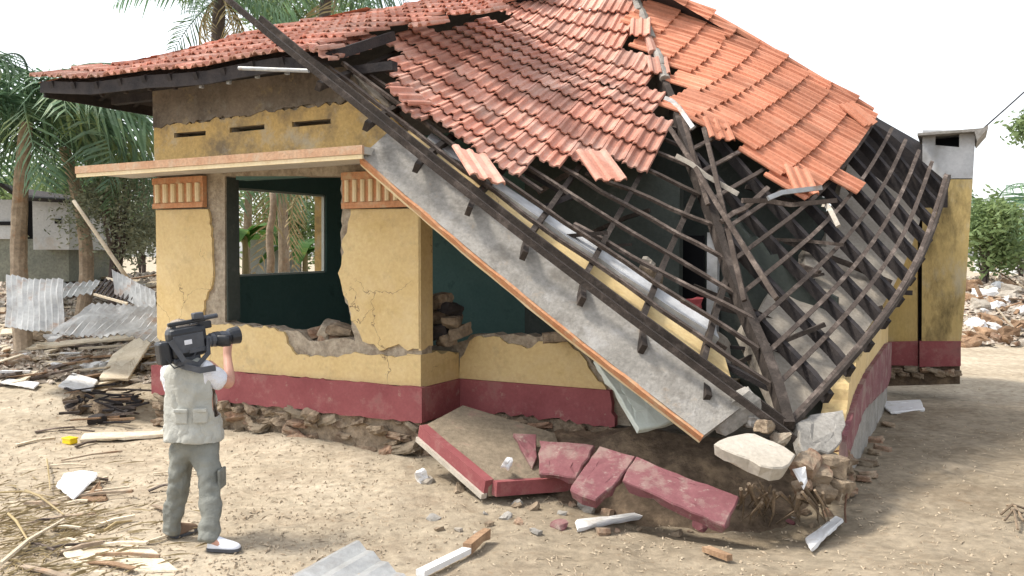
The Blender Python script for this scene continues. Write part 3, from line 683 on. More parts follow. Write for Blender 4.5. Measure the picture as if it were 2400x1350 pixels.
# ------------------------------------------------------------------ right-hand rooms seen through the bare rafters
_rs = []
for i in range(41):
    for j in range(41):
        for fn in (F, RR):
            q = fn(i/40, j/40); e = q - P0; _rs.append((e.dot(EX), e.dot(EY), q.z))
def roofz(x, y): return min(_rs, key=lambda s: (s[0]-x)**2 + (s[1]-y)**2)[2]
def under_roof(x0, x1, y, zmax, z0=PB, drop=.22, n=16, rag=.04):
    out = [(x0, z0)]
    for i in range(n+1):
        x = x0 + (x1-x0)*i/n; out.append((x, max(z0+.05, min(zmax, roofz(x, y)-drop, roofz(x, y+.3)-drop) + rb.uniform(-rag, 0))))
    return out + [(x1, z0)]
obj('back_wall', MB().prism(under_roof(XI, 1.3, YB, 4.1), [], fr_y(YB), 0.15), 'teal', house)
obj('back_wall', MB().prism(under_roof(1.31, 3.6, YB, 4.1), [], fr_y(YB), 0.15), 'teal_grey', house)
wl = [bh(.5)-EZ*.12+EY*.32, bh(.25)-EZ*.12+EY*.32, bh(0)-EZ*.12+EY*.32]
obj('back_wall', MB().add(wl + [wl[0]-EZ*1.6, wl[1]-EZ*1.1, wl[2]-EZ*.35], [(0,1,4,3),(1,2,5,4)]), 'dark_wood', house)  # dark sheet added under the back hip so no sky shows through
YI = 2.2
XR_ = (pxz(1972, 1165, .0)-P0).dot(EX)
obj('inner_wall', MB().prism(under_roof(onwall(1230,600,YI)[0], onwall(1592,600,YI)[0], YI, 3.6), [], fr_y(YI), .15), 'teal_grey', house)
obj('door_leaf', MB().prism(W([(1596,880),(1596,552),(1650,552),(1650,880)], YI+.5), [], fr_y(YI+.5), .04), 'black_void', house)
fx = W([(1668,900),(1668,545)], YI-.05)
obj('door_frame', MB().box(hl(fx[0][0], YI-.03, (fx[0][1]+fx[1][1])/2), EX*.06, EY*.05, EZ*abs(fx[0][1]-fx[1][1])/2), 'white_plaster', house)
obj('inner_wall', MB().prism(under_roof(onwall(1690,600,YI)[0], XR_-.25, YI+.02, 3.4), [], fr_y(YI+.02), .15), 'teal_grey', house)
# fallen pale plaster wall lying under the right sheet
def RU(c, b, drop): 
    p, tx, ty, nn = frame(RR, c, b, .01, .02); return p - nn*drop
fw = MB(); n = 12; tops = [.30+.06*noise.noise(Vector((i*.9,2,0))) for i in range(n+1)]
for i in range(n+1):
    c = .04 + .82*i/n; t = tops[i] - .10 + .16*max(0, (c-.35))
    fw.v += [RU(c, .01, .30), RU(c, t, .42), RU(c, t, .58), RU(c, .01, .46)]
for i in range(n):
    for k in range(4): fw.f.append((4*i+k, 4*i+(k+1)%4, 4*i+4+(k+1)%4, 4*i+4+k))
fw.f += [(0,1,2,3), (4*n+3,4*n+2,4*n+1,4*n)]
obj('fallen_partition', fw, 'beige', house)
# yellow wall head with white coping, broken off and sloping behind the canopy
def strip(name, u0,v0,d0,u1,v1,d1, h, th, m, lean=.2):
    a, b = px(u0,v0,d0), px(u1,v1,d1); t = (b-a).normalized(); up = (EZ - t*t.dot(EZ)).normalized(); up = (up + EY*lean).normalized(); dn = t.cross(up)
    mb = MB(); n = 14
    for i in range(n+1):
        p = a.lerp(b, i/n); j = rb.uniform(-.015,.015)
        mb.v += [p - up*h/2 + dn*th/2 + up*j, p + up*h/2 + dn*th/2, p + up*h/2 - dn*th/2, p - up*h/2 - dn*th/2 + up*j]
    for i in range(n):
        for k in range(4): mb.f.append((4*i+k, 4*i+(k+1)%4, 4*i+4+(k+1)%4, 4*i+4+k))
    mb.f += [(0,1,2,3), (4*n+3,4*n+2,4*n+1,4*n)]
    return obj(name, mb, m, house)
def sheet_strip(name, a0, a1, b0, b1, drop0, drop1, th, m):
    mb = MB(); n = 16
    for i in range(n+1):
        a = a0 + (a1-a0)*i/n; p, tx, ty, nn = frame(F, a, b0, .01, .02); q = frame(F, a, b1, .01, .02)[0]; j = rb.uniform(-.012,.012)
        p = p - nn*drop0 + ty*j; q = q - nn*drop1 + ty*rb.uniform(-.012,.012); mb.v += [p, q, q - nn*th, p - nn*th]
    for i in range(n):
        for k in range(4): mb.f.append((4*i+k, 4*i+(k+1)%4, 4*i+4+(k+1)%4, 4*i+4+k))
    mb.f += [(0,1,2,3), (4*n+3,4*n+2,4*n+1,4*n)]
    return obj(name, mb, m, house)
sheet_strip('wall_head', .22, .93, .015, .105, .16, .18, .12, 'yellow')
sheet_strip('coping', .26, .92, .112, .155, .13, .16, .12, 'white_plaster')
ri = random.Random(64)
for k in range(26):
    a = ri.uniform(.25,.97); b = ri.uniform(.08,.5); fn = F if k % 2 else RR
    if fn is RR: a = ri.uniform(.03,.6)
    p = fn(a, b) - EZ*ri.uniform(.25,.8); an = ri.uniform(-.5,.9); L = ri.uniform(.5,1.3); d = (EX*math.cos(an) + EY*math.sin(an)*.6 - EZ*ri.uniform(-.5,.6)).normalized()*L*.5
    obj('fallen_timber', MB().beam([p-d, p+d*.2+EZ*.02, p+d], ri.uniform(.04,.09), ri.uniform(.03,.07)), ri.choice(['wood','batten','dark_wood','dark_wood']), house)
for k in range(14):
    a = ri.uniform(.5,.95); p = F(a, ri.uniform(.12,.3)) - EZ*ri.uniform(.5,.9)
    obj('fallen_plaster', MB().chunk(p, (ri.uniform(.12,.3), .1, ri.uniform(.06,.16)), tz(.5,k+210), .3, random.Random(k+2100)), ri.choice(['beige','mortar','teal_grey','concrete']), house)
obj('red_cloth', MB().chunk(F(.86,.17)-EZ*.25, (.12,.08,.09), None, .4, random.Random(8)), 'red_cloth', house)
# right-hand outer wall: leaning stub of yellow wall over a maroon band
XR = None
gcr = pxz(1972, 1165, .0); XR = (gcr-P0).dot(EX); YC = (gcr-P0).dot(EY)
def onside(u, v):
    r = ray(u, v); o = P0 + EX*XR; t = (o-CAM).dot(EX)/r.dot(EX); p = CAM + r*t
    return ((p-P0).dot(EY), p.z)
ys = YC; 
obj('side_wall', MB().prism(jag([onside(1968,1085), onside(2012,935), onside(2068,890), (6.2, .45), (6.2, 3.3), onside(2095,690), onside(2072,745), onside(2040,800), onside(2008,850), onside(1990,900), onside(1985,960)], flags=[0,0,0,0,0,1,1,1,1,1,1], amp=.03), [], fr_x(XR), .22), 'yellow', house)
obj('plinth', MB().prism(jag([onside(1966,1100), onside(2014,960), onside(2072,905), (6.2, .42), (6.2, .92), onside(2072,806), onside(2030,865), onside(2000,925), onside(1972,1020)], flags=[1,1,0,0,0,0,1,1,0], amp=.015), [], fr_x(XR+.05), .06), 'maroon_dusty', house)
sf = MB().prism(jag([(YC+.02, -.15), (6.2, -.15), (6.2, .44), (2.0, .46), (.6, .5), (YC+.35, .52), (YC+.05, .36)], flags=[0,0,0,0,1,1,1]), [], fr_x(XR+.0), .22)
obj('foundation', sf, 'concrete', house)
for k in range(12): loose_brick(hl(XR-.05+rb.uniform(-.02,.05), YC+rb.uniform(-.05,.12), .03+rb.random()*.4), 1.0, house)
for k in range(9): loose_brick(hl(XR+rb.uniform(.03,.2), YC+.3+rb.random()*3.6, .02), .8, house)
# rear block with pale top, flat cap and cracked face
YK = (px(2160, 880, 13.1)-P0).dot(EY)
def K_(pts, y=YK): return W(pts, y)
blk = K_([(2074,850),(2150,850),(2150,640),(2152,420),(2074,420)])
obj('rear_wall', MB().prism(blk, [], fr_y(YK+.06), .6), 'yellow_mould', house)
obj('rear_wall', MB().prism(K_([(2160,850),(2248,850),(2262,700),(2280,420),(2162,420)]), [], fr_y(YK), .7), 'yellow_mould', house)
obj('rear_wall', MB().prism(K_([(2162,418),(2280,418),(2287,305),(2162,305)]), [K_([(2192,312),(2248,308),(2248,345),(2192,340)])], fr_y(YK), .7), 'white_plaster', house)
obj('rear_wall', MB().prism(K_([(2120,850),(2200,850),(2200,420),(2120,420)], YK+.3), [], fr_y(YK+.3), .2), 'dark_wood', house)  # dark panel added to stand for the shade inside the crack
obj('vent_back', MB().prism(K_([(2170,410),(2275,410),(2280,308),(2170,308)], YK+.35), [], fr_y(YK+.35), .05), 'black_void', house)
obj('flat_cap', MB().prism(K_([(2150,312),(2302,300),(2316,293),(2316,300),(2290,330),(2284,308),(2150,318)], YK-.2), [], fr_y(YK-.2), 1.1), 'concrete', house)
obj('plinth', MB().prism(K_([(2068,856),(2152,858),(2152,800),(2068,802)], YK-.02), [], fr_y(YK-.0), .6), 'maroon', house)
obj('plinth', MB().prism(K_([(2155,860),(2252,858),(2252,800),(2155,800)], YK-.06), [], fr_y(YK-.06), .6), 'maroon', house)
obj('foundation', MB().prism(K_([(2074,905),(2250,900),(2250,855),(2074,855)], YK+.04), [], fr_y(YK+.04), .5), 'soil_dark', house)
for k in range(10):
    x, z = onwall(2085+k*17, 868+rb.uniform(-5,10), YK); loose_brick(hl(x, YK-.03, z), .8, house)
# ================================================================== FALLEN PIECES
COLW = {'brick':'rust-red','concrete_pale':'cream','mortar':'earth-brown','beige':'beige','concrete':'grey','white_paint':'white','brown_wood':'dark brown','masonry':'tan','pale_wood':'pale','batten':'grey-brown','trunk':'tan'}
def gpt(u, v, dz=0.0):
    """pixel on the ground -> point resting on the uneven sand (march along the ray)"""
    r = ray(u, v); t = 4.0
    while t < 90:
        p = CAM + r*t
        if p.z <= gh(p.x, p.y) + .003: break
        t += max(.02, (p.z - gh(p.x, p.y))/(abs(r.z)+.6))
    p = CAM + r*t; p.z = gh(p.x, p.y); return p + EZ*dz
# long canopy slab, one end still up by the window, the other on the ground
B_ = px(846, 366, 8.6); E_ = px(1650, 1020, 7.05)
wv = EX*.15 + EY*.36 + EZ*.33
tt = (E_-B_).normalized(); nrm = tt.cross(wv).normalized()
if nrm.z < 0: nrm = -nrm
slab = thing('fallen_canopy_slab', E_ - EZ*.3, 'long grey concrete canopy slab with orange edge, fallen diagonally across the house front', 'concrete slab')
mb = MB(); n = 26; rs = random.Random(3)
for i in range(n+1):
    p = B_.lerp(E_, i/n) - EZ*.05*math.sin(math.pi*i/n); ww = wv*(1+rs.uniform(-.05,.05)); e = tt*(.16 if i == n else 0)
    mb.v += [p, p + ww + e, p + ww + e - nrm*.11, p - nrm*.11]
for i in range(n):
    for k in range(4): mb.f.append((4*i+k, 4*i+(k+1)%4, 4*i+4+(k+1)%4, 4*i+4+k))
mb.f += [(0,1,2,3), (4*n+3,4*n+2,4*n+1,4*n)]
obj('slab', mb, 'concrete', slab)
fb = MB(); fc = MB()
pl = [B_.lerp(E_, i/n) - EZ*.05*math.sin(math.pi*i/n) for i in range(n+1)]
fb.beam([p - nrm*.045 - wv.normalized()*.012 for p in pl], .03, .08, nrm, .22); fc.beam([p - nrm*.108 - wv.normalized()*.008 for p in pl], .028, .035, nrm, .3)
obj('edge_band', fb, 'orange_trim', slab); obj('edge_band', fc, 'cream', slab)
obj('broken_end', MB().chunk(px(1722, 965, 7.3), (.22,.09,.12), Matrix.Rotation(-.6,3,'Y'), .2, random.Random(4)), 'concrete', slab)
# second pale panel under it
def rough_slab(quad, th, seed, amp=.02, seg=.09, sink=None):
    """broken flat piece: outline knocked about, slightly dished face, ragged underside"""
    q = [Vector(p) for p in quad]; n = Vector((0,0,0))
    for i in range(len(q)): n += (q[i]-q[0]).cross(q[(i+1)%len(q)]-q[0])
    n.normalize(); n = n if n.z > 0 else -n; rr = random.Random(seed); pts = []; cen = sum(q, Vector((0,0,0)))/len(q)
    for i in range(len(q)):
        a, b = q[i], q[(i+1)%len(q)]; k = max(1, int((b-a).length/seg)); inw = (cen-(a+b)/2).normalized()
        for t in range(k):
            p = a.lerp(b, t/k)
            if t: p = p + inw*amp*(rr.uniform(-.4,.6) + 1.2*max(0, noise.noise(p*9+Vector((seed,0,0))))) + (b-a).normalized()*rr.uniform(-.3,.3)*amp
            else: p = p + (cen-p).normalized()*amp*rr.uniform(0,1.6)
            pts.append(p)
    m_ = len(pts); mb = MB()
    ch = [p + (cen-p).normalized()*.012 - n*0 for p in pts]; mid = [cen.lerp(p, .55) + n*rr.uniform(-.006,.006) for p in pts]
    mb.v = mid + ch + [p - n*.012 for p in pts] + [p - n*th*rr.uniform(.75,1.1) + (cen-p).normalized()*rr.uniform(-.01,.035) for p in pts]
    mb.f = [tuple(range(m_)), tuple(range(3*m_, 4*m_))[::-1]]
    for r_ in range(3): mb.f += [(r_*m_+i, r_*m_+(i+1)%m_, (r_+1)*m_+(i+1)%m_, (r_+1)*m_+i) for i in range(m_)]
    return mb
def plank4(name, quad, th, m, label, cat, group=None, jg=True, edge=None, amp=None):
    """flat broken piece from corner points; thickness below"""
    q = [Vector(p) for p in quad]
    a = amp if amp is not None else {'plank': .008, 'board': .012, 'strip': .008}.get(cat, .02)
    return obj(name, rough_slab(q, th, int(abs(q[0].x*331 + q[0].y*97)), a), m, None, label, cat, group)
plank4('plaster_sheet', [px(1392,838,8.2), px(1440,838,8.3), px(1590,985,7.75), px(1500,1012,7.6)], .07, 'pale_green', 'pale greenish plaster panel leaning under the fallen canopy slab', 'panel')
plank4('concrete_block', [px(1668,1038,6.75), px(1742,1008,7.0), px(1820,1030,6.9), px(1866,1065,6.75), px(1858,1092,6.6), px(1815,1104,6.45)], .12, 'concrete_pale', 'cream broken concrete block at the foot of the collapsed roof corner', 'concrete block', amp=.035)
# verandah floor piece with maroon edge, tilted out of the ground
vf = thing('broken_floor_slab', gpt(1140,1130), 'tilted verandah floor slab with dusty top and maroon rim', 'floor slab')
q = [px(990,1000,8.55), px(1085,950,9.1), px(1300,1015,8.6), px(1335,1120,7.95), px(1145,1130,7.6)]
mb = MB(); k = len(q); mb.v = q + [p - EZ*.13 for p in q]; mb.f = [tuple(range(k)), tuple(range(k,2*k))[::-1]] + [(i,(i+1)%k,(i+1)%k+k,i+k) for i in range(k)]
obj('top', mb, 'dust_floor', vf)
obj('rim', MB().beam([q[0]-EZ*.045, q[0].lerp(q[4],.33)-EZ*.05, q[0].lerp(q[4],.66)-EZ*.045, q[4]-EZ*.045], .09, .14, EZ), 'maroon', vf)
obj('rim', MB().beam([q[4]-EZ*.05+EX*.06, q[4].lerp(q[3],.5)-EZ*.055, q[3]-EZ*.05], .08, .13, EZ), 'maroon', vf)
obj('rim_edge', MB().beam([q[0]-EZ*.12-EX*.03-EY*.03, q[4]-EZ*.125-EX*.03-EY*.03], .06, .05, EZ), 'concrete_pale', vf)
plank4('broken_plinth_piece', [px(1200,1012,8.3), px(1258,1015,8.3), px(1262,1075,8.0), px(1248,1100,7.9)], .06, 'maroon_dusty', 'small maroon plinth shard standing at the back of the floor slab', 'plinth piece')
plank4('broken_plinth_piece', [px(1262,1030,8.1), px(1396,1042,7.9), px(1352,1120,7.5), px(1262,1110,7.7)], .07, 'maroon_dusty', 'square maroon plinth piece between the floor slab and the bent maroon length', 'plinth piece')
bp = thing('bent_plinth_length', gpt(1560,1200), 'bent length of scratched maroon plinth lying in front of the collapsed corner', 'plinth piece')
a1 = [px(1405,1042,7.55), px(1330,1150,6.95), px(1395,1172,6.85), px(1455,1125,7.05), px(1490,1068,7.35)]
a2 = [px(1490,1068,7.35), px(1455,1125,7.05), px(1700,1235,6.55), px(1738,1165,6.8), px(1540,1090,7.2)]
for nm, pp in (('face', a1), ('face', a2)):
    obj(nm, rough_slab(pp, .10, 17 + len(bp.children), .018), 'maroon_dusty', bp)
crumb = random.Random(44)
for i in range(70):                                   # crumbs of plaster and brick round the fallen plinth, each its own lump
    u, v = crumb.uniform(980,1960), crumb.uniform(1120,1260)
    s = crumb.uniform(.015,.05)*(1.5 if crumb.random() < .15 else 1)
    cm = crumb.choice(['mortar','brick','concrete','maroon_dusty','beige','mortar'])
    cl = dict(COLW, maroon_dusty='maroon')[cm]
    obj('plaster_crumb', MB().chunk(gpt(u, v, s*.3), (s*1.3,s,s*.7), tz(.6,i+33), .3, random.Random(i+3300), 1), cm, None, ('bigger ' if s > .045 else 'tiny ') + cl + ' crumb on the sand in front of the broken plinth pieces', 'crumb', 'crumbs before the fallen plinth')
# dark scoured soil bank under the corner, with roots
sb = MB(); ns = 40; nj = 10; rs = random.Random(9)
p_l, p_r = (.75, 3.95)
for j in range(nj+1):
    for i in range(ns+1):
        lx = p_l + (p_r-p_l)*i/ns; t = j/nj; ly = -.62 + 1.7*t - .35*math.sin(math.pi*i/ns)
        pp = hl(lx, ly, 0); env = math.sin(math.pi*i/ns)**.5
        z = gh(pp.x, pp.y) - .05 + env*(.5*sm(.15,.75,t)) + .07*noise.noise(Vector((lx*3, ly*3, 1.7)))*env + .04*noise.noise(Vector((lx*9, ly*9, 4.7)))*env
        sb.v.append(Vector((pp.x, pp.y, z)))
for j in range(nj):
    for i in range(ns): a = j*(ns+1)+i; sb.f.append((a, a+1, a+ns+2, a+ns+1))
obj('soil_bank', sb, 'soil_dark', kind='structure', smooth=True)
rr = random.Random(21)
rubroot = thing('root_tangle', gpt(1820,1210), 'tangle of bare grey roots hanging below the collapsed corner', 'roots')
for i in range(34):
    u = rr.uniform(1735,1930); p = px(u, rr.uniform(1130,1180), rr.uniform(6.55,6.9)); e = gpt(u+rr.uniform(-60,60), rr.uniform(1195,1240), .02)
    m = p.lerp(e,.5) + Vector((rr.uniform(-.06,.06), rr.uniform(-.1,.02), rr.uniform(-.02,.05)))
    obj('root', MB().tube([p, m, e], [.012*rr.uniform(.5,1.5), .009, .004], 5), 'root', rubroot)
# broken end of the side foundation and rubble heap under the hip foot
pile = [(1790,1000,7.0,.09,'mortar'),(1830,1030,6.98,.08,'masonry'),(1890,1085,7.0,.13,'brick'),(1940,1085,7.15,.15,'mortar'),(1910,1112,7.0,.12,'brick'),(1950,1135,7.1,.14,'mortar'),(1880,1140,6.9,.09,'brick'),(1925,1155,7.0,.12,'mortar'),(1960,1165,7.05,.08,'masonry'),(1765,988,7.25,.08,'concrete')]
plank4('plaster_chunk', [px(1866,992,7.25), px(1900,970,7.5), px(1978,958,7.6), px(1984,1015,7.35), px(1962,1060,7.15), px(1880,1062,7.0)], .12, 'concrete', 'grey broken plaster slab wedged beside the foot of the hip rafter', 'rubble', amp=.04)
for i, (u,v,d,s,m) in enumerate(pile):
    obj('rubble_lump', MB().chunk(px(u,v,d), (s,s*.75,s*.6), tz(.5,i+100), .25, random.Random(i+60)), m, None,
        ('large ' if s > .13 else 'small ') + COLW[m] + ' masonry lump in the heap at the foot of the hip rafter', 'rubble', 'masonry lumps at the collapsed corner')
plank4('white_board', [px(1858,1098,6.75), px(1890,1088,6.75), px(1898,1130,6.7), px(1885,1148,6.6)], .03, 'white_paint', 'small upright white board in front of the brick stub', 'board')
# ------------------------------------------------------------------ litter one can name
def flat(name, pix, th, m, label, cat, lift=.02, lifts=None, group=None):
    q = [gpt(u, v, lift + (lifts[i] if lifts else 0)) for i, (u, v) in enumerate(pix)]
    return plank4(name, q, th, m, label, cat, group)
flat('white_strip', [(1348,1228),(1508,1210),(1520,1216),(1352,1250)], .03, 'white_paint', 'long white plastic strip on the sand below the bent maroon plinth', 'strip', .04)
flat('white_strip', [(1884,1276),(1960,1222),(1976,1230),(1900,1302)], .03, 'white_paint', 'white slatted strip lying near the roots, pointing up to the right', 'strip', .05)
flat('white_strip', [(2058,948),(2158,944),(2168,966),(2086,974)], .04, 'white_paint', 'white board on dark sand right of the side wall', 'board', .05)
def corrugated(name, o, ax, ay, nw, amp, m, label, group=None):
    """sheet from corner o, ribs running along ay"""
    ax, ay = Vector(ax), Vector(ay); n = ax.cross(ay).normalized(); n = n if n.z > 0 else -n; mb = MB(); k = nw*4; rows = 5; rg = random.Random(len(label))
    ph = rg.uniform(0,6)
    for th in (0, -.006):
        for j in range(rows+1):
            for i in range(k+1):
                mb.v.append(Vector(o) + ax*(i/k) + ay*(j/rows) + n*(amp*math.sin(i*math.pi/2) + th + .012*math.sin(ph+j*.6)) + Vector((0,0,.0)))
    st = (rows+1)*(k+1)
    for j in range(rows):
        for i in range(k):
            a = j*(k+1)+i; mb.f.append((a, a+1, a+k+2, a+k+1)); mb.f.append((st+a, st+a+k+1, st+a+k+2, st+a+1))
    for j in range(rows):
        for i in (0, k): a = j*(k+1)+i; mb.f.append((a, a+k+1, st+a+k+1, st+a))
    for i in range(k):
        for j in (0, rows): a = j*(k+1)+i; mb.f.append((a, a+1, st+a+1, st+a))
    return obj(name, mb, m, None, label, 'metal sheet', group, smooth=False)
g0 = gpt(640,1385,.05); g1 = gpt(835,1288,.06); g2 = gpt(895,1330,.05)
corrugated('corrugated_sheet', g0, (g2-g1)*2.2, g1-g0, 4, .016, 'zinc', 'grey corrugated roofing sheet at the bottom edge below the cameraman')
ps = thing('broken_pole', gpt(1060,1315), 'white pole with a dark brown broken end at the bottom centre', 'pole')
a, b, c = gpt(985,1362,.05), gpt(1095,1308,.06), gpt(1142,1272,.07)
obj('white_end', MB().beam([a,b], .07, .04), 'white_paint', ps); obj('brown_end', MB().beam([b + EZ*.01, b.lerp(c,.6)+EZ*.02, c], .06, .07, EZ, .2), 'brown_wood', ps)
yc = thing('yellow_container', gpt(164,1042), 'small bright yellow plastic container on the sand left of the cameraman', 'container')
cc = gpt(164,1042,.045)
obj('tub', MB().box(cc, EX*.075, EY*.05, EZ*.03), 'yellow_plastic', yc, bevel=.012); obj('lid', MB().box(cc+EZ*.034, EX*.08, EY*.055, EZ*.009), 'yellow_plastic', yc, bevel=.006)
flat('pale_plank', [(186,1040),(195,1024),(385,1018),(395,1026)], .04, 'pale_wood', 'pale plank lying beside the yellow container', 'plank', .05)
fs = thing('folded_sheet', gpt(190,1170), 'white folded sheet with a brown underside, lower left of the picture', 'sheet')
obj('upper_leaf', rough_slab([gpt(128,1150,.05), gpt(150,1122,.06), gpt(205,1124,.11), gpt(238,1142,.12), gpt(215,1156,.11), gpt(172,1182,.04)], .012, 3, .03, .06), 'white_paint', fs)
obj('lower_leaf', rough_slab([gpt(178,1180,.02), gpt(222,1156,.08), gpt(236,1146,.09), gpt(252,1176,.02)], .012, 5, .02, .06), 'brown_wood', fs)
for i, (u,v,s) in enumerate([(985,1128,1.0),(1190,1085,.7),(1335,1130,1.1)]):
    obj('crumpled_bag', MB().chunk(gpt(u,v,.05) if i != 1 else px(1190,1085,7.75), (.075*s,.05*s,.06*s if i != 2 else .11), tz(.5,i+7), .4, random.Random(i+5)), 'white_paint', None,
        ['crumpled white paper on the sand left of the floor slab', 'crumpled white scrap on the dusty floor slab', 'upright white plastic scrap at the tip of the maroon rim'][i], 'litter', smooth=False)
for i, (u0,v0,u1,v1) in enumerate([(1655,1295,1710,1320)]):
    obj('short_stick', MB().beam([gpt(u0,v0,.03), gpt(u1,v1,.04)], .06, .05, EZ, .3), 'brown_wood', None, 'short dark stick on the sand at the bottom right', 'stick')
tw = thing('twig_clump', gpt(2375,1215), 'dark forked twig clump at the right edge of the sand', 'twigs')
for (u0,v0,u1,v1) in ((2345,1212,2400,1200),(2360,1190,2398,1230),(2370,1200,2385,1250),(2355,1225,2395,1212)):
    obj('twig', MB().tube([gpt(u0,v0,.02), gpt((u0+u1)/2,(v0+v1)/2,.09), gpt(u1,v1,.03)], .011, 5), 'root', tw)
flat('pale_board', [(232,905),(262,862),(352,812),(362,832),(300,905)], .04, 'pale_wood', 'wide cream board tipped up beside the left end of the house', 'board', .12, [0,.1,.22,.2,0][:5])
flat('white_fragment', [(135,920),(170,888),(232,905),(215,930)], .04, 'white_paint', 'white sheet fragment on the debris heap left of the house', 'board', .10)
flat('pale_plank', [(0,838),(8,828),(366,790),(368,800)], .05, 'pale_wood', 'long pale plank pointing at the left corner of the house', 'plank', .12)
flat('pale_plank', [(0,805),(4,792),(362,768),(364,778)], .05, 'pale_wood', 'long pale plank behind the other one, nearer the metal sheets', 'plank', .18)
flat('pale_plank', [(25,912),(60,905),(125,862),(110,858)], .04, 'pale_wood', 'short pale plank slanting on the debris at the left edge', 'plank', .10)
flat('white_fragment', [(0,905),(20,895),(95,905),(80,918)], .03, 'white_paint', 'white scrap at the far left edge by the debris heap', 'board', .06)
# white ground sheet bottom left
flat('sand_mat', [(120,1275),(200,1250),(360,1290),(420,1340),(200,1345)], .02, 'pale_wood', 'pale trampled mat at the lower left corner', 'mat', .012)
# dark heap: broken sticks and lumps left of the house
rr = random.Random(31)
heap = thing('debris_heap', gpt(245,985), 'dark heap of broken sticks and thatch left of the cameraman', 'debris heap')
for i in range(46):
    u, v = rr.uniform(160,335), rr.uniform(915,1000); p = gpt(u, v, rr.uniform(.02,.16)); an = rr.uniform(-.6,.8); ln = rr.uniform(.12,.4)
    d = Vector((math.cos(an)*ln, rr.uniform(-.1,.1), -math.sin(an)*ln*.45))
    obj('stick', MB().beam([p-d*.5, p+d*.5+EZ*rr.uniform(-.02,.02)], rr.uniform(.02,.05), rr.uniform(.015,.035)), rr.choice(['dark_wood','brown_wood','wood','batten','dark_wood']), heap)
for i in range(12):
    u, v = rr.uniform(165,330), rr.uniform(935,1000); obj('clod', MB().chunk(gpt(u,v,.04), (.11,.08,.06), tz(.5,i), .3, random.Random(i+400)), rr.choice(['dark_wood','mortar','soil_dark']), heap)
# corrugated sheets in the left middle distance
def crumpled(o, e1, e2, nw, lab, seed, amp=.02, cr=.045):
    a, b, c = px(*o), px(*e1), px(*e2); ax, ay = b-a, c-a; n = ax.cross(ay).normalized(); n = n if n.z > 0 else -n; mb = MB(); k = nw*4; rows = 12
    for th in (0, -.006):
        for j in range(rows+1):
            for i in range(k+1):
                s, t = i/k, j/rows
                q = a + ax*s + ay*t; w_ = cr*noise.noise(Vector((s*2.2, t*2.5, seed))) + cr*.5*abs(noise.noise(Vector((s*4, t*3, seed+5))))
                mb.v.append(q + n*(amp*math.sin(i*math.pi/2) + w_ + th) + ay*(.07*noise.noise(Vector((s*3, seed, 0)))) )
    st = (rows+1)*(k+1)
    for j in range(rows):
        for i in range(k):
            e = j*(k+1)+i; mb.f.append((e, e+1, e+k+2, e+k+1)); mb.f.append((st+e, st+e+k+1, st+e+k+2, st+e+1))
    return obj('corrugated_sheet', mb, 'zinc', None, lab, 'metal sheet')
crumpled((12,772,11.9),(150,776,11.6),(15,650,12.6), 10, 'white corrugated sheet propped up at the far left of the yard', 1.3)
crumpled((120,782,11.4),(372,800,10.9),(215,712,12.2), 16, 'bent white corrugated sheet lying by the house corner', 4.1, .02, .07)
crumpled((268,690,12.6),(372,745,11.9),(262,632,13.0), 9, 'ribbed grey sheet tilted behind the bent white sheet', 7.7)
crumpled((60,700,13.2),(215,690,13.0),(90,668,14.0), 10, 'flattened pale sheet on top of the left rubble mound', 9.9)
gl = thing('fallen_grille', gpt(240,700), 'dark slatted grille lying on the rubble behind the metal sheets', 'grille')
a, b, c = px(222,690,12.7), px(300,712,12.3), px(236,652,13.2)
for i in range(9): obj('slat', MB().beam([a.lerp(b,i/8), a.lerp(b,i/8)+(c-a)+EX*.15], .03, .02), 'dark_wood', gl)
obj('rail', MB().beam([a,b],.04,.03), 'pale_wood', gl); obj('rail', MB().beam([c+EX*.15,b+(c-a)+EX*.15],.04,.03), 'pale_wood', gl)
# debris scattered over the yard left and right: planks, lumps
rr = random.Random(77)
for i in range(95):
    u = rr.uniform(0,345); v = rr.uniform(655,905); p = gpt(u, v, .03); an = rr.uniform(-.5,.5) + (0 if rr.random()<.7 else 1.3); ln = rr.uniform(.25,1.1)
    d = Vector((math.cos(an), math.sin(an), rr.uniform(-.12,.2)))*ln
    obj('scrap_plank', MB().beam([p-d*.5+EZ*.04, p+d*.5+EZ*.06], rr.uniform(.05,.16), rr.uniform(.02,.04)), (mm := rr.choice(['brown_wood','pale_wood','pale_wood','batten','white_paint','brown_wood'])), None,
        ('long ' if ln > .65 else 'short ') + COLW[mm] + ' broken plank among the wreckage between the left edge and the house', 'plank', 'scrap planks left of the house')
for i in range(80):
    u = rr.uniform(0,360); v = rr.uniform(640,900); p = gpt(u, v, .03); s = rr.uniform(.06,.2)
    obj('rubble_lump', MB().chunk(p, (s,s*.8,s*.5), tz(.4,i+900), .3, random.Random(i+700)), (mm := rr.choice(['brick','concrete_pale','mortar','beige','concrete','white_paint'])), None,
        ('large ' if s > .13 else 'small ') + COLW[mm] + ' loose lump of masonry in the wreckage left of the house', 'rubble', 'lumps left of the house')
for i in range(46):
    u = rr.uniform(2262,2420); v = rr.uniform(660,815); p = gpt(u, v, .06); s = rr.uniform(.08,.28)
    obj('rubble_lump', MB().chunk(p, (s,s*.8,s*.6), tz(.4,i+1900), .35, random.Random(i+1700)), (mm := rr.choice(['brick','concrete_pale','brown_wood','beige','brown_wood','white_paint'])), None,
        ('large ' if s > .18 else 'small ') + COLW[mm] + ' lump in the far brown rubble bank right of the rear block', 'rubble', 'lumps in the right-hand rubble bank')
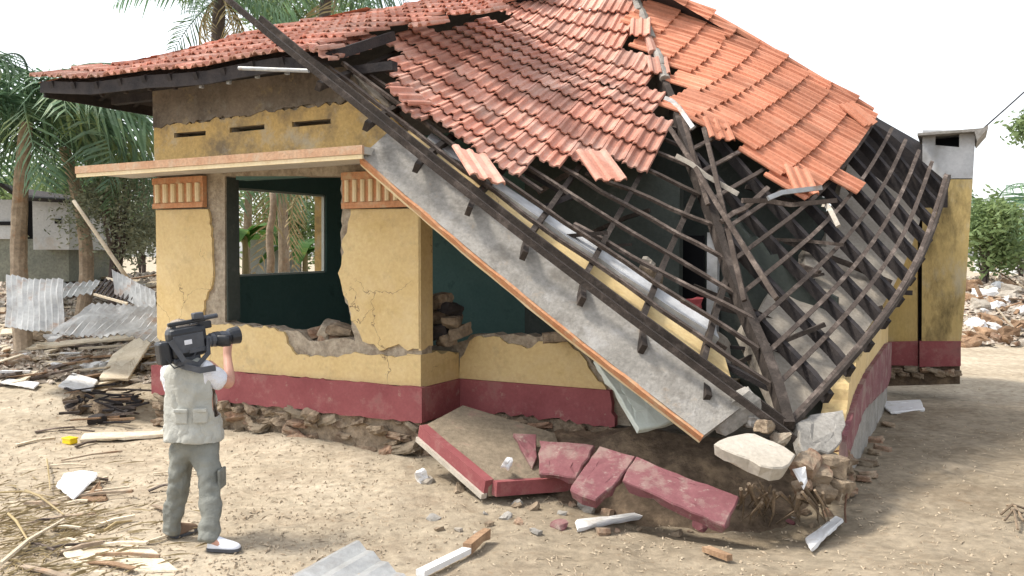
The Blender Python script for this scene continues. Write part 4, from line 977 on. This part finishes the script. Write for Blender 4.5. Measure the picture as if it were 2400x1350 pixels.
for i in range(30):
    u = rr.uniform(2262,2430); v = rr.uniform(650,800); p = gpt(u, v, .15); an = rr.uniform(0,3.1); ln = rr.uniform(.3,1.3); d = Vector((math.cos(an), math.sin(an)*.4, rr.uniform(-.1,.8)))*ln
    obj('scrap_plank', MB().beam([p-d*.3, p+d*.7], rr.uniform(.04,.12), .03), (mm := rr.choice(['brown_wood','pale_wood','trunk','brown_wood'])), None,
        ('long ' if ln > .8 else 'short ') + COLW[mm] + ' broken stick sticking out of the right-hand rubble bank', 'stick', 'sticks in the right-hand rubble bank')
rr = random.Random(91); rf = MB()
for i in range(4200):
    if i % 3: u, v = rr.uniform(-40,372), rr.uniform(640,900)
    else: u, v = rr.uniform(2255,2440), rr.uniform(650,810)
    p = gpt(u, v, .01); s = rr.uniform(.015,.06)*(1 if p.y < 16 else 1.6); an = rr.uniform(0,3.14); e = rr.uniform(1,3.5)
    dx = Vector((math.cos(an), math.sin(an), rr.uniform(-.3,.5)))*s*e; dy = Vector((-math.sin(an), math.cos(an), 0))*s*.7; h = Vector((0,0,s*rr.uniform(.5,1.1)))
    rf.add([p-dx-dy, p+dx-dy, p+dx+dy, p-dx+dy, p-dx*.6+h, p+dx*.7+h], [(0,1,5,4),(1,2,5),(2,3,4,5),(3,0,4)])
obj('rubble_scatter', rf, 'scatter', None, 'small broken wreckage covering the mounds beside the house', 'rubble', kind='stuff')
# small change on the sand, uncountable: chips, straw, crumbs
rr = random.Random(13); lt = MB()
for i in range(12000):
    u, v = rr.uniform(-60,2460), 640 + 760*rr.random()**.75
    dens = (1.0 if u < 900 else .38) * (1.0 if v > 900 else .8)
    if rr.random() > dens: continue
    p = gpt(u, max(v,700)); q = p - P0; lx, ly = q.dot(EX), q.dot(EY)
    if XL < lx < XR and ly > -.02 : continue
    p.z = gh(p.x, p.y) + .004
    an = rr.uniform(0,3.14); ln = rr.uniform(.004,.013) if rr.random() < .8 else rr.uniform(.012,.045); wd = rr.uniform(.002,.006) if ln > .013 else ln*.8
    dx = Vector((math.cos(an)*ln, math.sin(an)*ln, rr.uniform(-.006,.012))); dy = Vector((-math.sin(an)*wd, math.cos(an)*wd, 0)); h = Vector((0,0,rr.uniform(.004,.014)))
    lt.add([p-dx-dy, p+dx-dy, p+dx+dy, p-dx+dy, p+h], [(0,1,4),(1,2,4),(2,3,4),(3,0,4)])
obj('ground_litter', lt, 'litter_mix', None, 'fine chips and straw strewn over the sand', 'litter', kind='stuff')
# palm straw and sticks in the lower left corner
rr = random.Random(15)
for (u0,v0,u1,v1,r,lab) in [(0,1335,150,1232,.02,'long pale stick crossing the lower left corner'),(20,1215,70,1290,.012,'thin brown stick near the left edge crossing the pale one'),(60,1160,150,1220,.012,'curved yellow stalk above the crossed sticks'),(0,1165,130,1180,.010,'thin stalk lying level at the left edge'),(245,1255,310,1235,.012,'short brown stalk left of the cameraman boots'),(110,1085,118,1160,.010,'upright yellow stalk beside the folded sheet')]:
    a, b = gpt(u0,v0,.04), gpt(u1,v1,.05)
    obj('palm_stalk', MB().tube([a, a.lerp(b,.4)+EZ*.03, b], [r,r*.9,r*.5], 6), 'pale_wood' if r > .015 else 'frond_dry', None, lab, 'stalk')
for i in range(34):
    u, v = rr.uniform(-20,380), rr.uniform(985,1350)
    if 370 < u < 560 and v > 1180: continue
    p = gpt(u, v, .02); an = rr.gauss(.2,.6); ln = rr.uniform(.15,.6); d = Vector((math.cos(an)*ln, math.sin(an)*ln, rr.uniform(-.01,.05))); mm = rr.choice(['brown_wood','pale_wood','batten','pale_wood','trunk'])
    e = p + d; e.z = gh(e.x, e.y) + rr.uniform(.02,.06)
    obj('scrap_stick', MB().beam([p, p.lerp(e,.5)+EZ*.015, e], rr.uniform(.015,.045), rr.uniform(.01,.025), EZ, .2), mm, None, ('long ' if ln > .38 else 'short ') + COLW[mm] + ' stick lying on the sand left of the cameraman', 'stick', 'sticks on the sand at lower left')
st = MB()
for i in range(520):
    u, v = rr.gauss(90,130), rr.gauss(1255,70)
    if v < 1090 or v > 1400: continue
    p = gpt(u, v, .015); an = rr.gauss(.4,.7); ln = rr.uniform(.05,.28); d = Vector((math.cos(an)*ln, math.sin(an)*ln, rr.uniform(-.01,.04))); sd = Vector((-d.y,d.x,0)).normalized()*rr.uniform(.003,.008)
    st.add([p-sd, p+sd, p+d+sd*.3, p+d-sd*.3, p+d*.5+EZ*.012], [(0,1,4),(1,2,4),(2,3,4),(3,0,4)])
obj('palm_straw', st, 'frond_dry', None, 'dry palm straw strewn in the lower left corner', 'straw', kind='stuff')
# rebar hanging at the side wall end, wire from the rear block
obj('rebar', MB().tube([px(1985,1150,7.0), px(1980,1195,6.95), px(1982,1225,6.9)], .008, 6), 'rebar', None, 'thin rusty bar hanging at the broken end of the side wall', 'rebar')
obj('overhead_wire', MB().tube([px(2308,298,13.0), px(2360,252,13.3), px(2440,180,14)], .012, 5), 'dark_wood', None, 'thin wire running up from the flat cap of the rear block', 'wire')

# ================================================================== BACKGROUND
def frond_mesh(name, L, seed, m='frond', droop=.9, wid=.34, n=34, up=.55):
    """a feather palm leaf along +x, rising then drooping; leaflets are tapered folded blades"""
    r = random.Random(seed); mb = MB(); pts = []
    for i in range(n+1):
        t = i/n; pts.append(Vector((L*(t - .12*droop*t*t*t), .06*math.sin(t*2+seed), L*(up*t - droop*t*t*.85))))
    mb.tube(pts, [.028*(1-.85*i/n)*L/2.4 for i in range(n+1)], 4)
    for i in range(3, n+1):
        t = i/n; p = pts[i]; tg = (pts[i]-pts[i-1]).normalized()
        ll = wid*L*(math.sin(math.pi*(.12+.82*t))**.7)*r.uniform(.8,1.1)
        for s in (-1, 1):
            if r.random() < .07: continue
            dirv = (Vector((0,s,0))*r.uniform(.75,1) + tg*r.uniform(.45,.8) - EZ*r.uniform(.15,.75)).normalized()
            e = p + dirv*ll*.6; f = p + dirv*ll - EZ*ll*r.uniform(.1,.35); wv_ = tg*.028*L/2.4
            mb.add([p-wv_*.5, p+wv_*.5, e+wv_, f, e-wv_], [(0,1,2,4),(2,3,4)])
    return mb.mesh(name, m)
FR = [frond_mesh('frond', 2.4, i, 'frond', .75+.2*(i%3), .34, 30) for i in range(5)]
FRD = [frond_mesh('frond', 2.2, 20+i, 'frond_dry', 1.2, .25, 22, .2) for i in range(2)]
def palm(base, top, r0, nf, s, label, seed, tm='trunk', group=None, dry=2, name='palm_tree'):
    r = random.Random(seed); t = thing(name, base, label, 'palm', group); base = Vector(base); top = Vector(top)
    pts = []; n = 14; bend = Vector((r.uniform(-.3,.3), r.uniform(-.2,.2), 0))
    for i in range(n+1): pts.append(base.lerp(top, i/n) + bend*math.sin(math.pi*i/n))
    obj('trunk', MB().tube(pts, [r0*(1.25-.45*i/n)*(1+.06*(i%2)) for i in range(n+1)], 10), tm, t)
    for i in range(nf + dry):
        a = i*2.399 + r.uniform(-.3,.3); el = (-.5 + 1.5*((i+.5)/nf)) if i < nf else -1.0
        M = Matrix.Translation(top + EZ*.05) @ Matrix.Rotation(a,4,'Z') @ Matrix.Rotation(-el*.75,4,'Y') @ Matrix.Rotation(r.uniform(-.5,.5),4,'X') @ Matrix.Scale(s*r.uniform(.85,1.12),4)
        link('frond', r.choice(FR) if i < nf else r.choice(FRD), t, M=M)
    return t
def gz(u, d): 
    p = px(u, 600, d); return Vector((p.x, p.y, 0))
palm(gz(55,16), px(62,285,16), .14, 36, 1.3, 'tall dense green coconut palm at the left edge of the picture', 1, dry=0)
palm(gz(165,17), px(150,345,17), .13, 20, .8, 'yellow-green palm between the left edge and the house corner', 2, dry=0)
palm(gz(510,24), px(515,0,24), .2, 16, 1.15, 'dark palm rising behind the left part of the roof', 3, 'dark_trunk', dry=6)
palm(gz(770,27), px(765,-40,27), .2, 18, 1.35, 'green palm crown behind the middle of the ridge', 4, 'dark_trunk')
palm(gz(660,22), px(650,330,22), .13, 18, 1.25, 'slim palm seen through the window opening', 5)
palm(gz(745,19), px(742,400,19), .12, 12, .9, 'grey palm trunk near the right side of the window view', 6)
palm(gz(590,28), px(585,420,28), .14, 16, 1.3, 'further palm seen at the left of the window view', 8)
palm(gz(2300,27), px(2318,520,27), .09, 16, 1.1, 'low green palm right of the rear block', 7, dry=1)
for (u0,v0,u1,v1,d,r,m,lab) in [(300,655,172,470,13.5,.03,'pale_wood','thin pale pole leaning beside the bare trunk'),(630,640,640,440,17,.07,'trunk','thin bare pole in the middle of the window view')]:
    a, b = px(u0,v0,d), px(u1,v1,d); pts = [a.lerp(b,i/6)+Vector((.03*math.sin(i*1.7),0,0))*(r>.05) for i in range(7)]; pts[0] = pts[0] if r < .05 else Vector((pts[0].x, pts[0].y, min(pts[0].z, gh(a.x,a.y)-.05)))
    obj('bare_trunk' if r > .04 else 'leaning_pole', MB().tube(pts, [r*(1.15-.04*i) for i in range(7)], 9), m, None, lab, 'trunk' if r > .04 else 'pole', smooth=True)
def bushy(base, cen, rad, n, m, label, seed, leaf=.09, clumps=26, cat='tree', name='leafy_tree', tr=.09):
    r = random.Random(seed); t = thing(name, base, label, cat); cen = Vector(cen); base = Vector(base); tips = []
    for i in range(clumps):
        q = Vector((r.gauss(0,1), r.gauss(0,1), r.gauss(0,1))).normalized()*r.random()**.45
        tips.append(cen + Vector((q.x*rad[0], q.y*rad[1], q.z*rad[2])))
    mb = MB(); mb.tube([base, base.lerp(cen,.5)+Vector((r.uniform(-.2,.2),0,0)), cen], [tr, tr*.8, tr*.4], 7)
    for p in tips[::2]: mb.tube([base.lerp(cen,r.uniform(.4,.9)), p.lerp(cen,.4), p], [tr*.35,tr*.2,.008], 4)
    obj('trunk', mb, 'dark_trunk', t); lf_ = MB()
    for p in tips:
        cs = r.uniform(.14,.34)*max(rad)
        for k in range(int(n/clumps)):
            q = p + Vector((r.gauss(0,1)*cs, r.gauss(0,1)*cs, r.gauss(0,.8)*cs)); s = leaf*r.uniform(.6,1.4)
            a = Vector((r.gauss(0,1), r.gauss(0,1), r.gauss(0,.6))).normalized(); b = a.cross(Vector((r.gauss(0,1), r.gauss(0,1), r.gauss(0,1)))).normalized()
            lf_.add([q-a*s, q+b*s*.4, q+a*s, q-b*s*.4], [(0,1,2,3)])
    obj('crown', lf_, m, t, kind='stuff'); return t
bushy(gz(275,17), px(272,490,17), (.85,.8,.95), 5500, 'leaf_dull', 'grey-green leafy tree just left of the house corner', 41, .045, clumps=40)
bushy(gz(230,24), px(200,430,24), (1.5,1.0,1.7), 8000, 'leaf', 'yellow-green leafy tree behind the palms on the left', 42, .09)
bushy(gz(330,30), px(325,500,30), (1.7,1,1.7), 6000, 'leaf_dull', 'dull far tree low behind the house corner', 43, .1)
bushy(gz(100,32), px(80,480,32), (2.6,1.5,1.8), 6000, 'leaf', 'broad tree behind the grey hut', 44, .11)
bushy(gz(640,34), px(660,520,34), (3.0,1.5,2.2), 7000, 'leaf', 'broad green tree filling the window view', 45, .11)
bushy(gz(2310,24), px(2315,540,24), (.9,.8,1.0), 4500, 'leaf', 'bright green shrub right of the rear block', 46, .09, cat='shrub', name='shrub')
bushy(gz(2390,30), px(2400,560,30), (1.4,1,.9), 4200, 'leaf_dull', 'pale shrub at the right edge above the rubble', 47, .1, cat='shrub', name='shrub')
bushy(gz(2430,24), px(2428,300,24), (.55,.5,.6), 1500, 'leaf', 'leaf tips of a tree entering at the right edge', 48, .09)
bushy(gz(690,36), px(690,20,36), (2.2,1.5,1.3), 5000, 'leaf', 'leafy crown between the two palms behind the ridge', 49, .12)
# banana plants by the window
def banana(base, h, label, seed):
    r = random.Random(seed); t = thing('banana_plant', base, label, 'banana plant'); base = Vector(base)
    obj('stem', MB().tube([base, base+EZ*h*.5, base+EZ*h], [.13,.11,.07], 8), 'frond_dry', t)
    for i in range(9):
        a = i*2.4+r.uniform(-.3,.3); L = r.uniform(1.3,1.9); mb = MB(); n = 9; o = base + EZ*h*r.uniform(.9,1)
        for j in range(n+1):
            q = j/n; p = o + Vector((math.cos(a), math.sin(a), 0))*L*q + EZ*(L*(.75*q - .95*q*q)); wd = .26*math.sin(math.pi*(.06+.9*q))**.6; s = Vector((-math.sin(a), math.cos(a), 0))
            mb.v += [p - s*wd - EZ*.06*r.random(), p + EZ*.03, p + s*wd - EZ*.06*r.random()]
        for j in range(n):
            for k in (0,1): b0 = j*3+k; mb.f.append((b0, b0+1, b0+4, b0+3))
        obj('leaf', mb, 'banana', t)
banana(gz(575,25), 2.9, 'banana plant with a yellowed leaf at the left of the window view', 61)
banana(gz(715,26), 2.5, 'banana plant behind the poles in the window view', 62)
# grey hut on the far left
hut = thing('grey_hut', gz(60,18), 'small weathered grey-white hut with dark roof edge at the far left', 'hut')
def hb(name, u0, v0, u1, v1, d, th, m):
    a, b = px(u0,v1,d), px(u1,v0,d); obj(name, MB().box(((a+b)/2)+Vector((0,th/2,0)), Vector(((b.x-a.x)/2,0,0)), Vector((0,th/2,0)), Vector((0,0,(b.z-a.z)/2))), m, hut)
hb('wall', -60, 468, 45, 560, 18, 2.5, 'far_wall'); hb('wall', 78, 466, 160, 585, 17.6, 2.5, 'far_wall'); hb('wall', -60, 560, 160, 660, 18.1, 2.4, 'far_wall_low')
hb('opening', 45, 470, 78, 655, 18.2, .3, 'black_void'); hb('vent', -10, 519, 30, 528, 17.97, .05, 'black_void'); hb('vent', 128, 513, 142, 524, 17.57, .05, 'black_void')
obj('roof', MB().add([px(-80,425,17.2), px(0,428,17.2), px(48,462,17.2), px(165,468,17.2), px(165,458,20.5), px(48,440,20.5), px(-80,410,20.5), px(-80,432,17.2), px(0,437,17.2), px(48,470,17.2), px(165,476,17.2)], [(0,1,5,6),(1,2,5),(2,3,4,5),(7,8,1,0),(8,9,2,1),(9,10,3,2)]), 'dark_wood', hut)
# broken white wall behind the house, seen through the window, and a distant wall at the right
bwl = thing('ruined_wall', gz(630,26), 'broken pale wall standing behind the house, seen through the window', 'wall')
for (u0,u1,v0) in ((590,628,562),(628,665,575),(668,705,590)):
    a, b = px(u0,660,26), px(u1,v0,26); obj('wall_piece', MB().box((a+b)/2, Vector(((b.x-a.x)/2,0,0)), Vector((0,.1,0)), Vector((0,0,(b.z-a.z)/2))), 'far_wall', bwl)
fwr = thing('far_white_building', gz(2380,45), 'far white building low behind the right-hand shrubs', 'building')
a, b = px(2330,640,45), px(2460,520,45); obj('wall', MB().box((a+b)/2, Vector(((b.x-a.x)/2,0,0)), Vector((0,2,0)), Vector((0,0,(b.z-a.z)/2))), 'white_plaster', fwr)
a, b = px(2325,522,44.5), px(2465,510,44.5); obj('roof', MB().box((a+b)/2, Vector(((b.x-a.x)/2,0,0)), Vector((0,2.6,0)), Vector((0,0,(b.z-a.z)/2))), 'zinc', fwr)
# ================================================================== CAMERAMAN
FOLD = bpy.data.textures.new('folds', 'CLOUDS'); FOLD.noise_scale = .085; FOLD.noise_depth = 1
def folds(o, s):
    d = o.modifiers.new('folds', 'DISPLACE'); d.texture = FOLD; d.strength = s; d.mid_level = .5; d.texture_coords = 'GLOBAL'
def skinmesh(name, nodes, edges, m, parent, root, sub=2, **kw):
    me = bpy.data.meshes.new(name); keys = list(nodes)
    me.from_pydata([tuple(nodes[k][0]) for k in keys], [(keys.index(a), keys.index(b)) for a, b in edges], [])
    me.materials.append(MATS[m]); o = link(name, me, parent, **kw)
    bm = bmesh.new(); bm.from_mesh(me); ly = bm.verts.layers.skin.verify(); bm.verts.ensure_lookup_table()
    for i, k in enumerate(keys):
        r = nodes[k][1]; bm.verts[i][ly].radius = r if isinstance(r, tuple) else (r, r); bm.verts[i][ly].use_root = (k == root)
    bm.to_mesh(me); bm.free()
    s = o.modifiers.new('skin', 'SKIN'); s.use_smooth_shade = True
    s2 = o.modifiers.new('sub', 'SUBSURF'); s2.levels = sub; s2.render_levels = sub
    return o
D = 6.55
def J(u, v, dd=0.0): return px(u, v, D+dd)
fl = gpt(492,1290); fl2 = gpt(408,1262)
dR_, dL_ = fl.y - D, fl2.y - D
body = {'pelvis':(J(455,1012),(.10,.12)), 'belly':(J(450,955),(.12,.15)), 'chest':(J(446,895),(.13,.16)), 'neck0':(J(436,850,.03),.075), 'neck':(J(430,830,.04),.06), 'head':(J(428,800,.06),.09), 'crown':(J(424,774,.06),.076),
  'shR':(J(492,862,.0),.07), 'elR':(J(540,905,.05),.05), 'wrR':(J(533,838,.28),.034), 'palmR':(J(532,806,.33),.036),
  'shL':(J(398,862,.06),.07), 'elL':(J(392,905,.3),.05), 'wrL':(J(440,840,.42),.034), 'palmL':(J(470,815,.45),.036),
  'hpR':(J(482,1045,-.03),.07), 'knR':(J(490,1150,dR_*.5),.052), 'anR':(J(492,1262,dR_),.045), 'toR':(J(530,1284,dR_-.02),.04),
  'hpL':(J(428,1045,.03),.07), 'knL':(J(420,1145,dL_*.6),.052), 'anL':(J(404,1240,dL_),.045), 'toL':(J(418,1252,dL_+.12),.04)}
be = [('pelvis','belly'),('belly','chest'),('chest','neck0'),('neck0','neck'),('neck','head'),('head','crown'),('chest','shR'),('shR','elR'),('elR','wrR'),('wrR','palmR'),('chest','shL'),('shL','elL'),('elL','wrL'),('wrL','palmL'),
  ('pelvis','hpR'),('hpR','knR'),('knR','anR'),('anR','toR'),('pelvis','hpL'),('hpL','knL'),('knL','anL'),('anL','toL')]
pr = body['palmR'][0]
for i in range(5):                                   # right hand: four fingers wrapped over the lens grip, thumb below
    a = 'f%d' % i
    if i < 4:
        o = Vector((-.024+.0165*i, 0, .0)); L = [.9,1.05,1.0,.8][i]
        body[a+'a'] = (pr + o + Vector((0,.01,.035)), .0095); body[a+'b'] = (pr + o + Vector((.004,.035,.066*L)), .009); body[a+'c'] = (pr + o + Vector((.006,.068,.058*L)), .0085); body[a+'d'] = (pr + o + Vector((.006,.082,.034*L)), .0075)
        be += [('palmR',a+'a'),(a+'a',a+'b'),(a+'b',a+'c'),(a+'c',a+'d')]
    else:
        body[a+'a'] = (pr + Vector((.034,.012,.0)), .011); body[a+'b'] = (pr + Vector((.05,.045,.018)), .0095); body[a+'c'] = (pr + Vector((.044,.07,.03)), .008)
        be += [('palmR',a+'a'),(a+'a',a+'b'),(a+'b',a+'c')]
person = skinmesh('person', body, be, 'skin', None, 'pelvis', label='person in a pale vest and grey trousers filming with a shoulder camera', cat='person')
def sub(keys, add, m, name, edges, root, grow):
    nd = {k: (body[k][0], tuple(r*grow for r in (body[k][1] if isinstance(body[k][1], tuple) else (body[k][1],)*2))) for k in keys}; nd.update(add)
    o = skinmesh(name, nd, edges, m, person, root, 3); folds(o, .05 if name == 'trousers' else .03); return o
sub(['hpR','hpL'], {'w':(J(455,995),(.14,.18)), 'p':(J(455,1035),(.15,.18)), 'hpR':(J(486,1060,-.04),(.10,.108)), 'hpL':(J(424,1060,.03),(.10,.105)),
   'tR':(J(490,1100,dR_*.3),(.092,.1)), 'kR':(J(493,1160,dR_*.55),(.082,.09)), 'sR':(J(494,1220,dR_*.8),(.074,.085)), 'aR':(J(490,1258,dR_),(.078,.088)), 'eR':(J(489,1272,dR_),(.074,.084)),
   'tL':(J(421,1100,dL_*.35),(.09,.095)), 'kL':(J(415,1155,dL_*.6),(.08,.085)), 'sL':(J(406,1210,dL_*.85),(.072,.082)), 'aL':(J(402,1245,dL_),(.07,.08)), 'eL':(J(400,1254,dL_),(.068,.078))},
   'trousers', 'trousers', [('w','p'),('p','hpR'),('hpR','tR'),('tR','kR'),('kR','sR'),('sR','aR'),('aR','eR'),('p','hpL'),('hpL','tL'),('tL','kL'),('kL','sL'),('sL','aL'),('aL','eL')], 'p', 1.0)
# cargo pocket and belt line
obj('pocket', MB().box(J(520,1120,dR_*.3-.02), Vector((.012,0,.0)), Vector((0,.07,0)), Vector((0,0,.075))), 'trousers', person, bevel=.01)
# shirt with short sleeves
sub([], {'c':(J(448,905,.0),(.14,.175)), 'b':(J(450,950),(.13,.165)), 'n':(J(438,850,.03),(.085,.10)), 'sR':(J(488,868,.0),.095), 'uR':(J(512,892,.02),.086), 'eR':(J(530,903,.04),.078),
   'sL':(J(400,868,.06),.09), 'uL':(J(392,892,.17),.075)}, 'shirt', 'shirt', [('b','c'),('c','n'),('c','sR'),('sR','uR'),('uR','eR'),('c','sL'),('sL','uL')], 'c', 1.0)
# sleeveless vest: lofted shell with open hem
vb = MB(); rings = [(1030,453,.232,.19),(1020,452,.23,.188),(1005,452,.225,.18),(975,452,.212,.16),(940,450,.203,.15),(905,448,.205,.152),(875,446,.195,.145),(852,444,.16,.12),(838,440,.10,.09)]
nr = 28
for (v, u, rx, ry) in rings:
    c = J(u, v)
    for k in range(nr):
        a = 2*math.pi*k/nr; w_ = 1 + .025*math.sin(3*a+v*.05) + .018*math.sin(7*a+v*.11)
        cut = 0
        vb.v.append(c + Vector((math.cos(a)*rx*w_, math.sin(a)*ry*w_, .012*math.sin(a*2+v))))
for j in range(len(rings)-1):
    for k in range(nr):
        a = 2*math.pi*k/nr
        if 3 <= j <= 6 and (abs(a) < .55 or abs(a-2*math.pi) < .55): continue          # right armhole shows the shirt
        vb.f.append((j*nr+k, j*nr+(k+1)%nr, (j+1)*nr+(k+1)%nr, (j+1)*nr+k))
vo = obj('vest', vb, 'vest', person, smooth=True)
sd_ = vo.modifiers.new('solid', 'SOLIDIFY'); sd_.thickness = .012; ss = vo.modifiers.new('sub', 'SUBSURF'); ss.levels = 2; ss.render_levels = 2; folds(vo, .04)
pk = J(462,965,-.158)
for du, dv in ((0,0),(-45,2)):
    p = J(470+du, 975+dv, -.158)
    o = obj('vest_pocket', MB().box(p, Vector((.05,-.006 if du else .012,0)), Vector((0,.012,0)), Vector((0,0,.055))), 'vest', person, bevel=.01); obj('pocket_flap', MB().box(p+Vector((0,-.012,.045)), Vector((.053,0,0)), Vector((0,.01,0)), Vector((0,0,.014))), 'vest', o, bevel=.006)
# dark band across the shoulder blade (camera strap)
obj('strap', MB().beam([J(395,838,-.10), J(430,858,-.165), J(470,868,-.165), J(505,862,-.10)], .02, .045, EZ), 'grey_plastic', person)
# hair
hb_ = MB(); c = J(422,783,.06); nn = 12
for j in range(8):
    th = math.pi*.62*j/7
    for k in range(nn):
        a = 2*math.pi*k/nn; hb_.v.append(c + Vector((math.cos(a)*math.sin(th)*.108, math.sin(a)*math.sin(th)*.115 - .008, math.cos(th)*.115+.008*math.sin(a*5+j))))
for j in range(7):
    for k in range(nn): hb_.f.append((j*nn+k, j*nn+(k+1)%nn, (j+1)*nn+(k+1)%nn, (j+1)*nn+k))
obj('hair', hb_, 'hair', person, smooth=True)
# ear and nose, barely seen
obj('ear', MB().chunk(J(452,800,.02), (.012,.022,.034), None, .1, random.Random(2)), 'skin', person, smooth=True)
# shoes
def shoe(heel, toe, m, name):
    d = (toe-heel); L = d.length; d.normalize(); s = Vector((-d.y, d.x, 0)); mb = MB()
    prof = [(-.06,.03,.06),(0,.042,.095),(.25,.046,.105),(.5,.048,.08),(.75,.052,.062),(.95,.045,.048),(1.06,.02,.028)]
    for t, wd, h in prof:
        p = heel + d*L*t; p.z = heel.z + (toe.z-heel.z)*t
        mb.v += [p - s*wd, p + s*wd, p + s*wd*1.02 + EZ*.022, p + s*wd*.6 + EZ*h, p - s*wd*.6 + EZ*h, p - s*wd*1.02 + EZ*.022]
    n = len(prof)
    for i in range(n-1):
        for k in range(6): mb.f.append((6*i+k, 6*i+(k+1)%6, 6*i+6+(k+1)%6, 6*i+6+k))
    mb.f += [tuple(range(6)), tuple(range(6*n-6,6*n))]
    o = obj(name, mb, m, person, smooth=True); q = o.modifiers.new('sub','SUBSURF'); q.levels = 1; q.render_levels = 2
    so_ = MB()
    for t, wd, h in prof:
        p = heel + d*L*t; p.z = heel.z + (toe.z-heel.z)*t; so_.v += [p - s*wd*1.1 - EZ*.008, p + s*wd*1.1 - EZ*.008, p + s*wd*1.1 + EZ*.014, p - s*wd*1.1 + EZ*.014]
    for i in range(n-1):
        for k in range(4): so_.f.append((4*i+k, 4*i+(k+1)%4, 4*i+4+(k+1)%4, 4*i+4+k))
    so_.f += [(0,1,2,3), tuple(range(4*n-4,4*n))]
    obj('sole', so_, 'grey_plastic', o)
h1 = fl + EZ*.012; shoe(h1, h1 + Vector((.22,-.02,0)), 'shoe_white', 'shoe')
h2 = fl2 + EZ*.01; shoe(h2, h2 + Vector((.09,.2,0)), 'shoe_brown', 'shoe')
# ------------------------------------------------------------------ the video camera on his shoulder
vc = thing('video_camera', J(440,815,-.05), 'large black shoulder video camera with strap and lens hood held by the cameraman', 'video camera')
ax = (J(556,792,.30) - J(385,826,-.12)).normalized(); ay = EZ.cross(ax).normalized(); az = ax.cross(ay)
o_ = J(438,808,-.06); CS = .98
def cb(name, x, y, z, hx, hy, hz, m, bev=.012, par=None):
    return obj(name, MB().box(o_ + (ax*x + ay*y + az*z)*CS, ax*hx*CS, ay*hy*CS, az*hz*CS), m, par or vc, bevel=bev)
bd = cb('body', .0, 0, .025, .15, .07, .12, 'black_plastic', .04)
cb('side_panel', -.01, -.068, .02, .12, .006, .07, 'grey_plastic', .004, bd); cb('display', -.02, -.076, .03, .03, .003, .018, 'shoe_white', .002, bd)
cb('battery', -.19, 0, -.03, .045, .058, .09, 'black_plastic', .02)
cb('shoulder_pad', -.03, .0, -.105, .11, .05, .022, 'grey_plastic', .012)
cb('handle', .02, 0, .175, .15, .018, .016, 'black_plastic', .01)
for x in (-.09, .13): cb('handle_post', x, 0, .145, .018, .016, .03, 'black_plastic', .004)
cb('viewfinder', .16, .075, .12, .085, .028, .03, 'black_plastic', .01)
obj('microphone', MB().tube([o_+ax*.12+ay*.05+az*.175, o_+ax*.29+ay*.05+az*.175], [.019,.019], 10), 'grey_plastic', vc, smooth=False)
ln = obj('lens', MB().tube([o_+ax*.14, o_+ax*.18, o_+ax*.19, o_+ax*.30, o_+ax*.305, o_+ax*.34], [.045,.045,.055,.055,.05,.05], 16), 'grey_plastic', vc)
obj('lens_hood', MB().tube([o_+ax*.34, o_+ax*.35, o_+ax*.42], [.052,.064,.072], 16), 'black_plastic', ln); obj('focus_ring', MB().tube([o_+ax*.22, o_+ax*.26], [.059,.059], 16), 'black_plastic', ln)
obj('hand_grip', MB().chunk(o_+ax*.26-ay*.055-az*.015, (.06,.03,.045), None, .05, random.Random(3)), 'black_plastic', vc, smooth=True)

# shoulder strap loop and a cable hanging from the camera
obj('strap', MB().beam([o_-ax*.15-ay*.07+az*.06, o_-ax*.08-ay*.10-az*.10, o_+ax*.02-ay*.11-az*.15, o_+ax*.12-ay*.09-az*.08, o_+ax*.14-ay*.075+az*.03], .008, .04, az), 'grey_plastic', vc)
obj('cable', MB().tube([o_-ax*.2-ay*.05-az*.06, o_-ax*.16-ay*.10-az*.14, o_-ax*.05-ay*.09-az*.13, o_+ax*.03-ay*.075-az*.06], .006, 6), 'black_plastic', vc)
cb('top_light', .1, -.03, .215, .04, .03, .025, 'grey_plastic', .008)
cb('control_strip', .05, -.072, -.045, .07, .006, .016, 'grey_plastic', .003, bd)
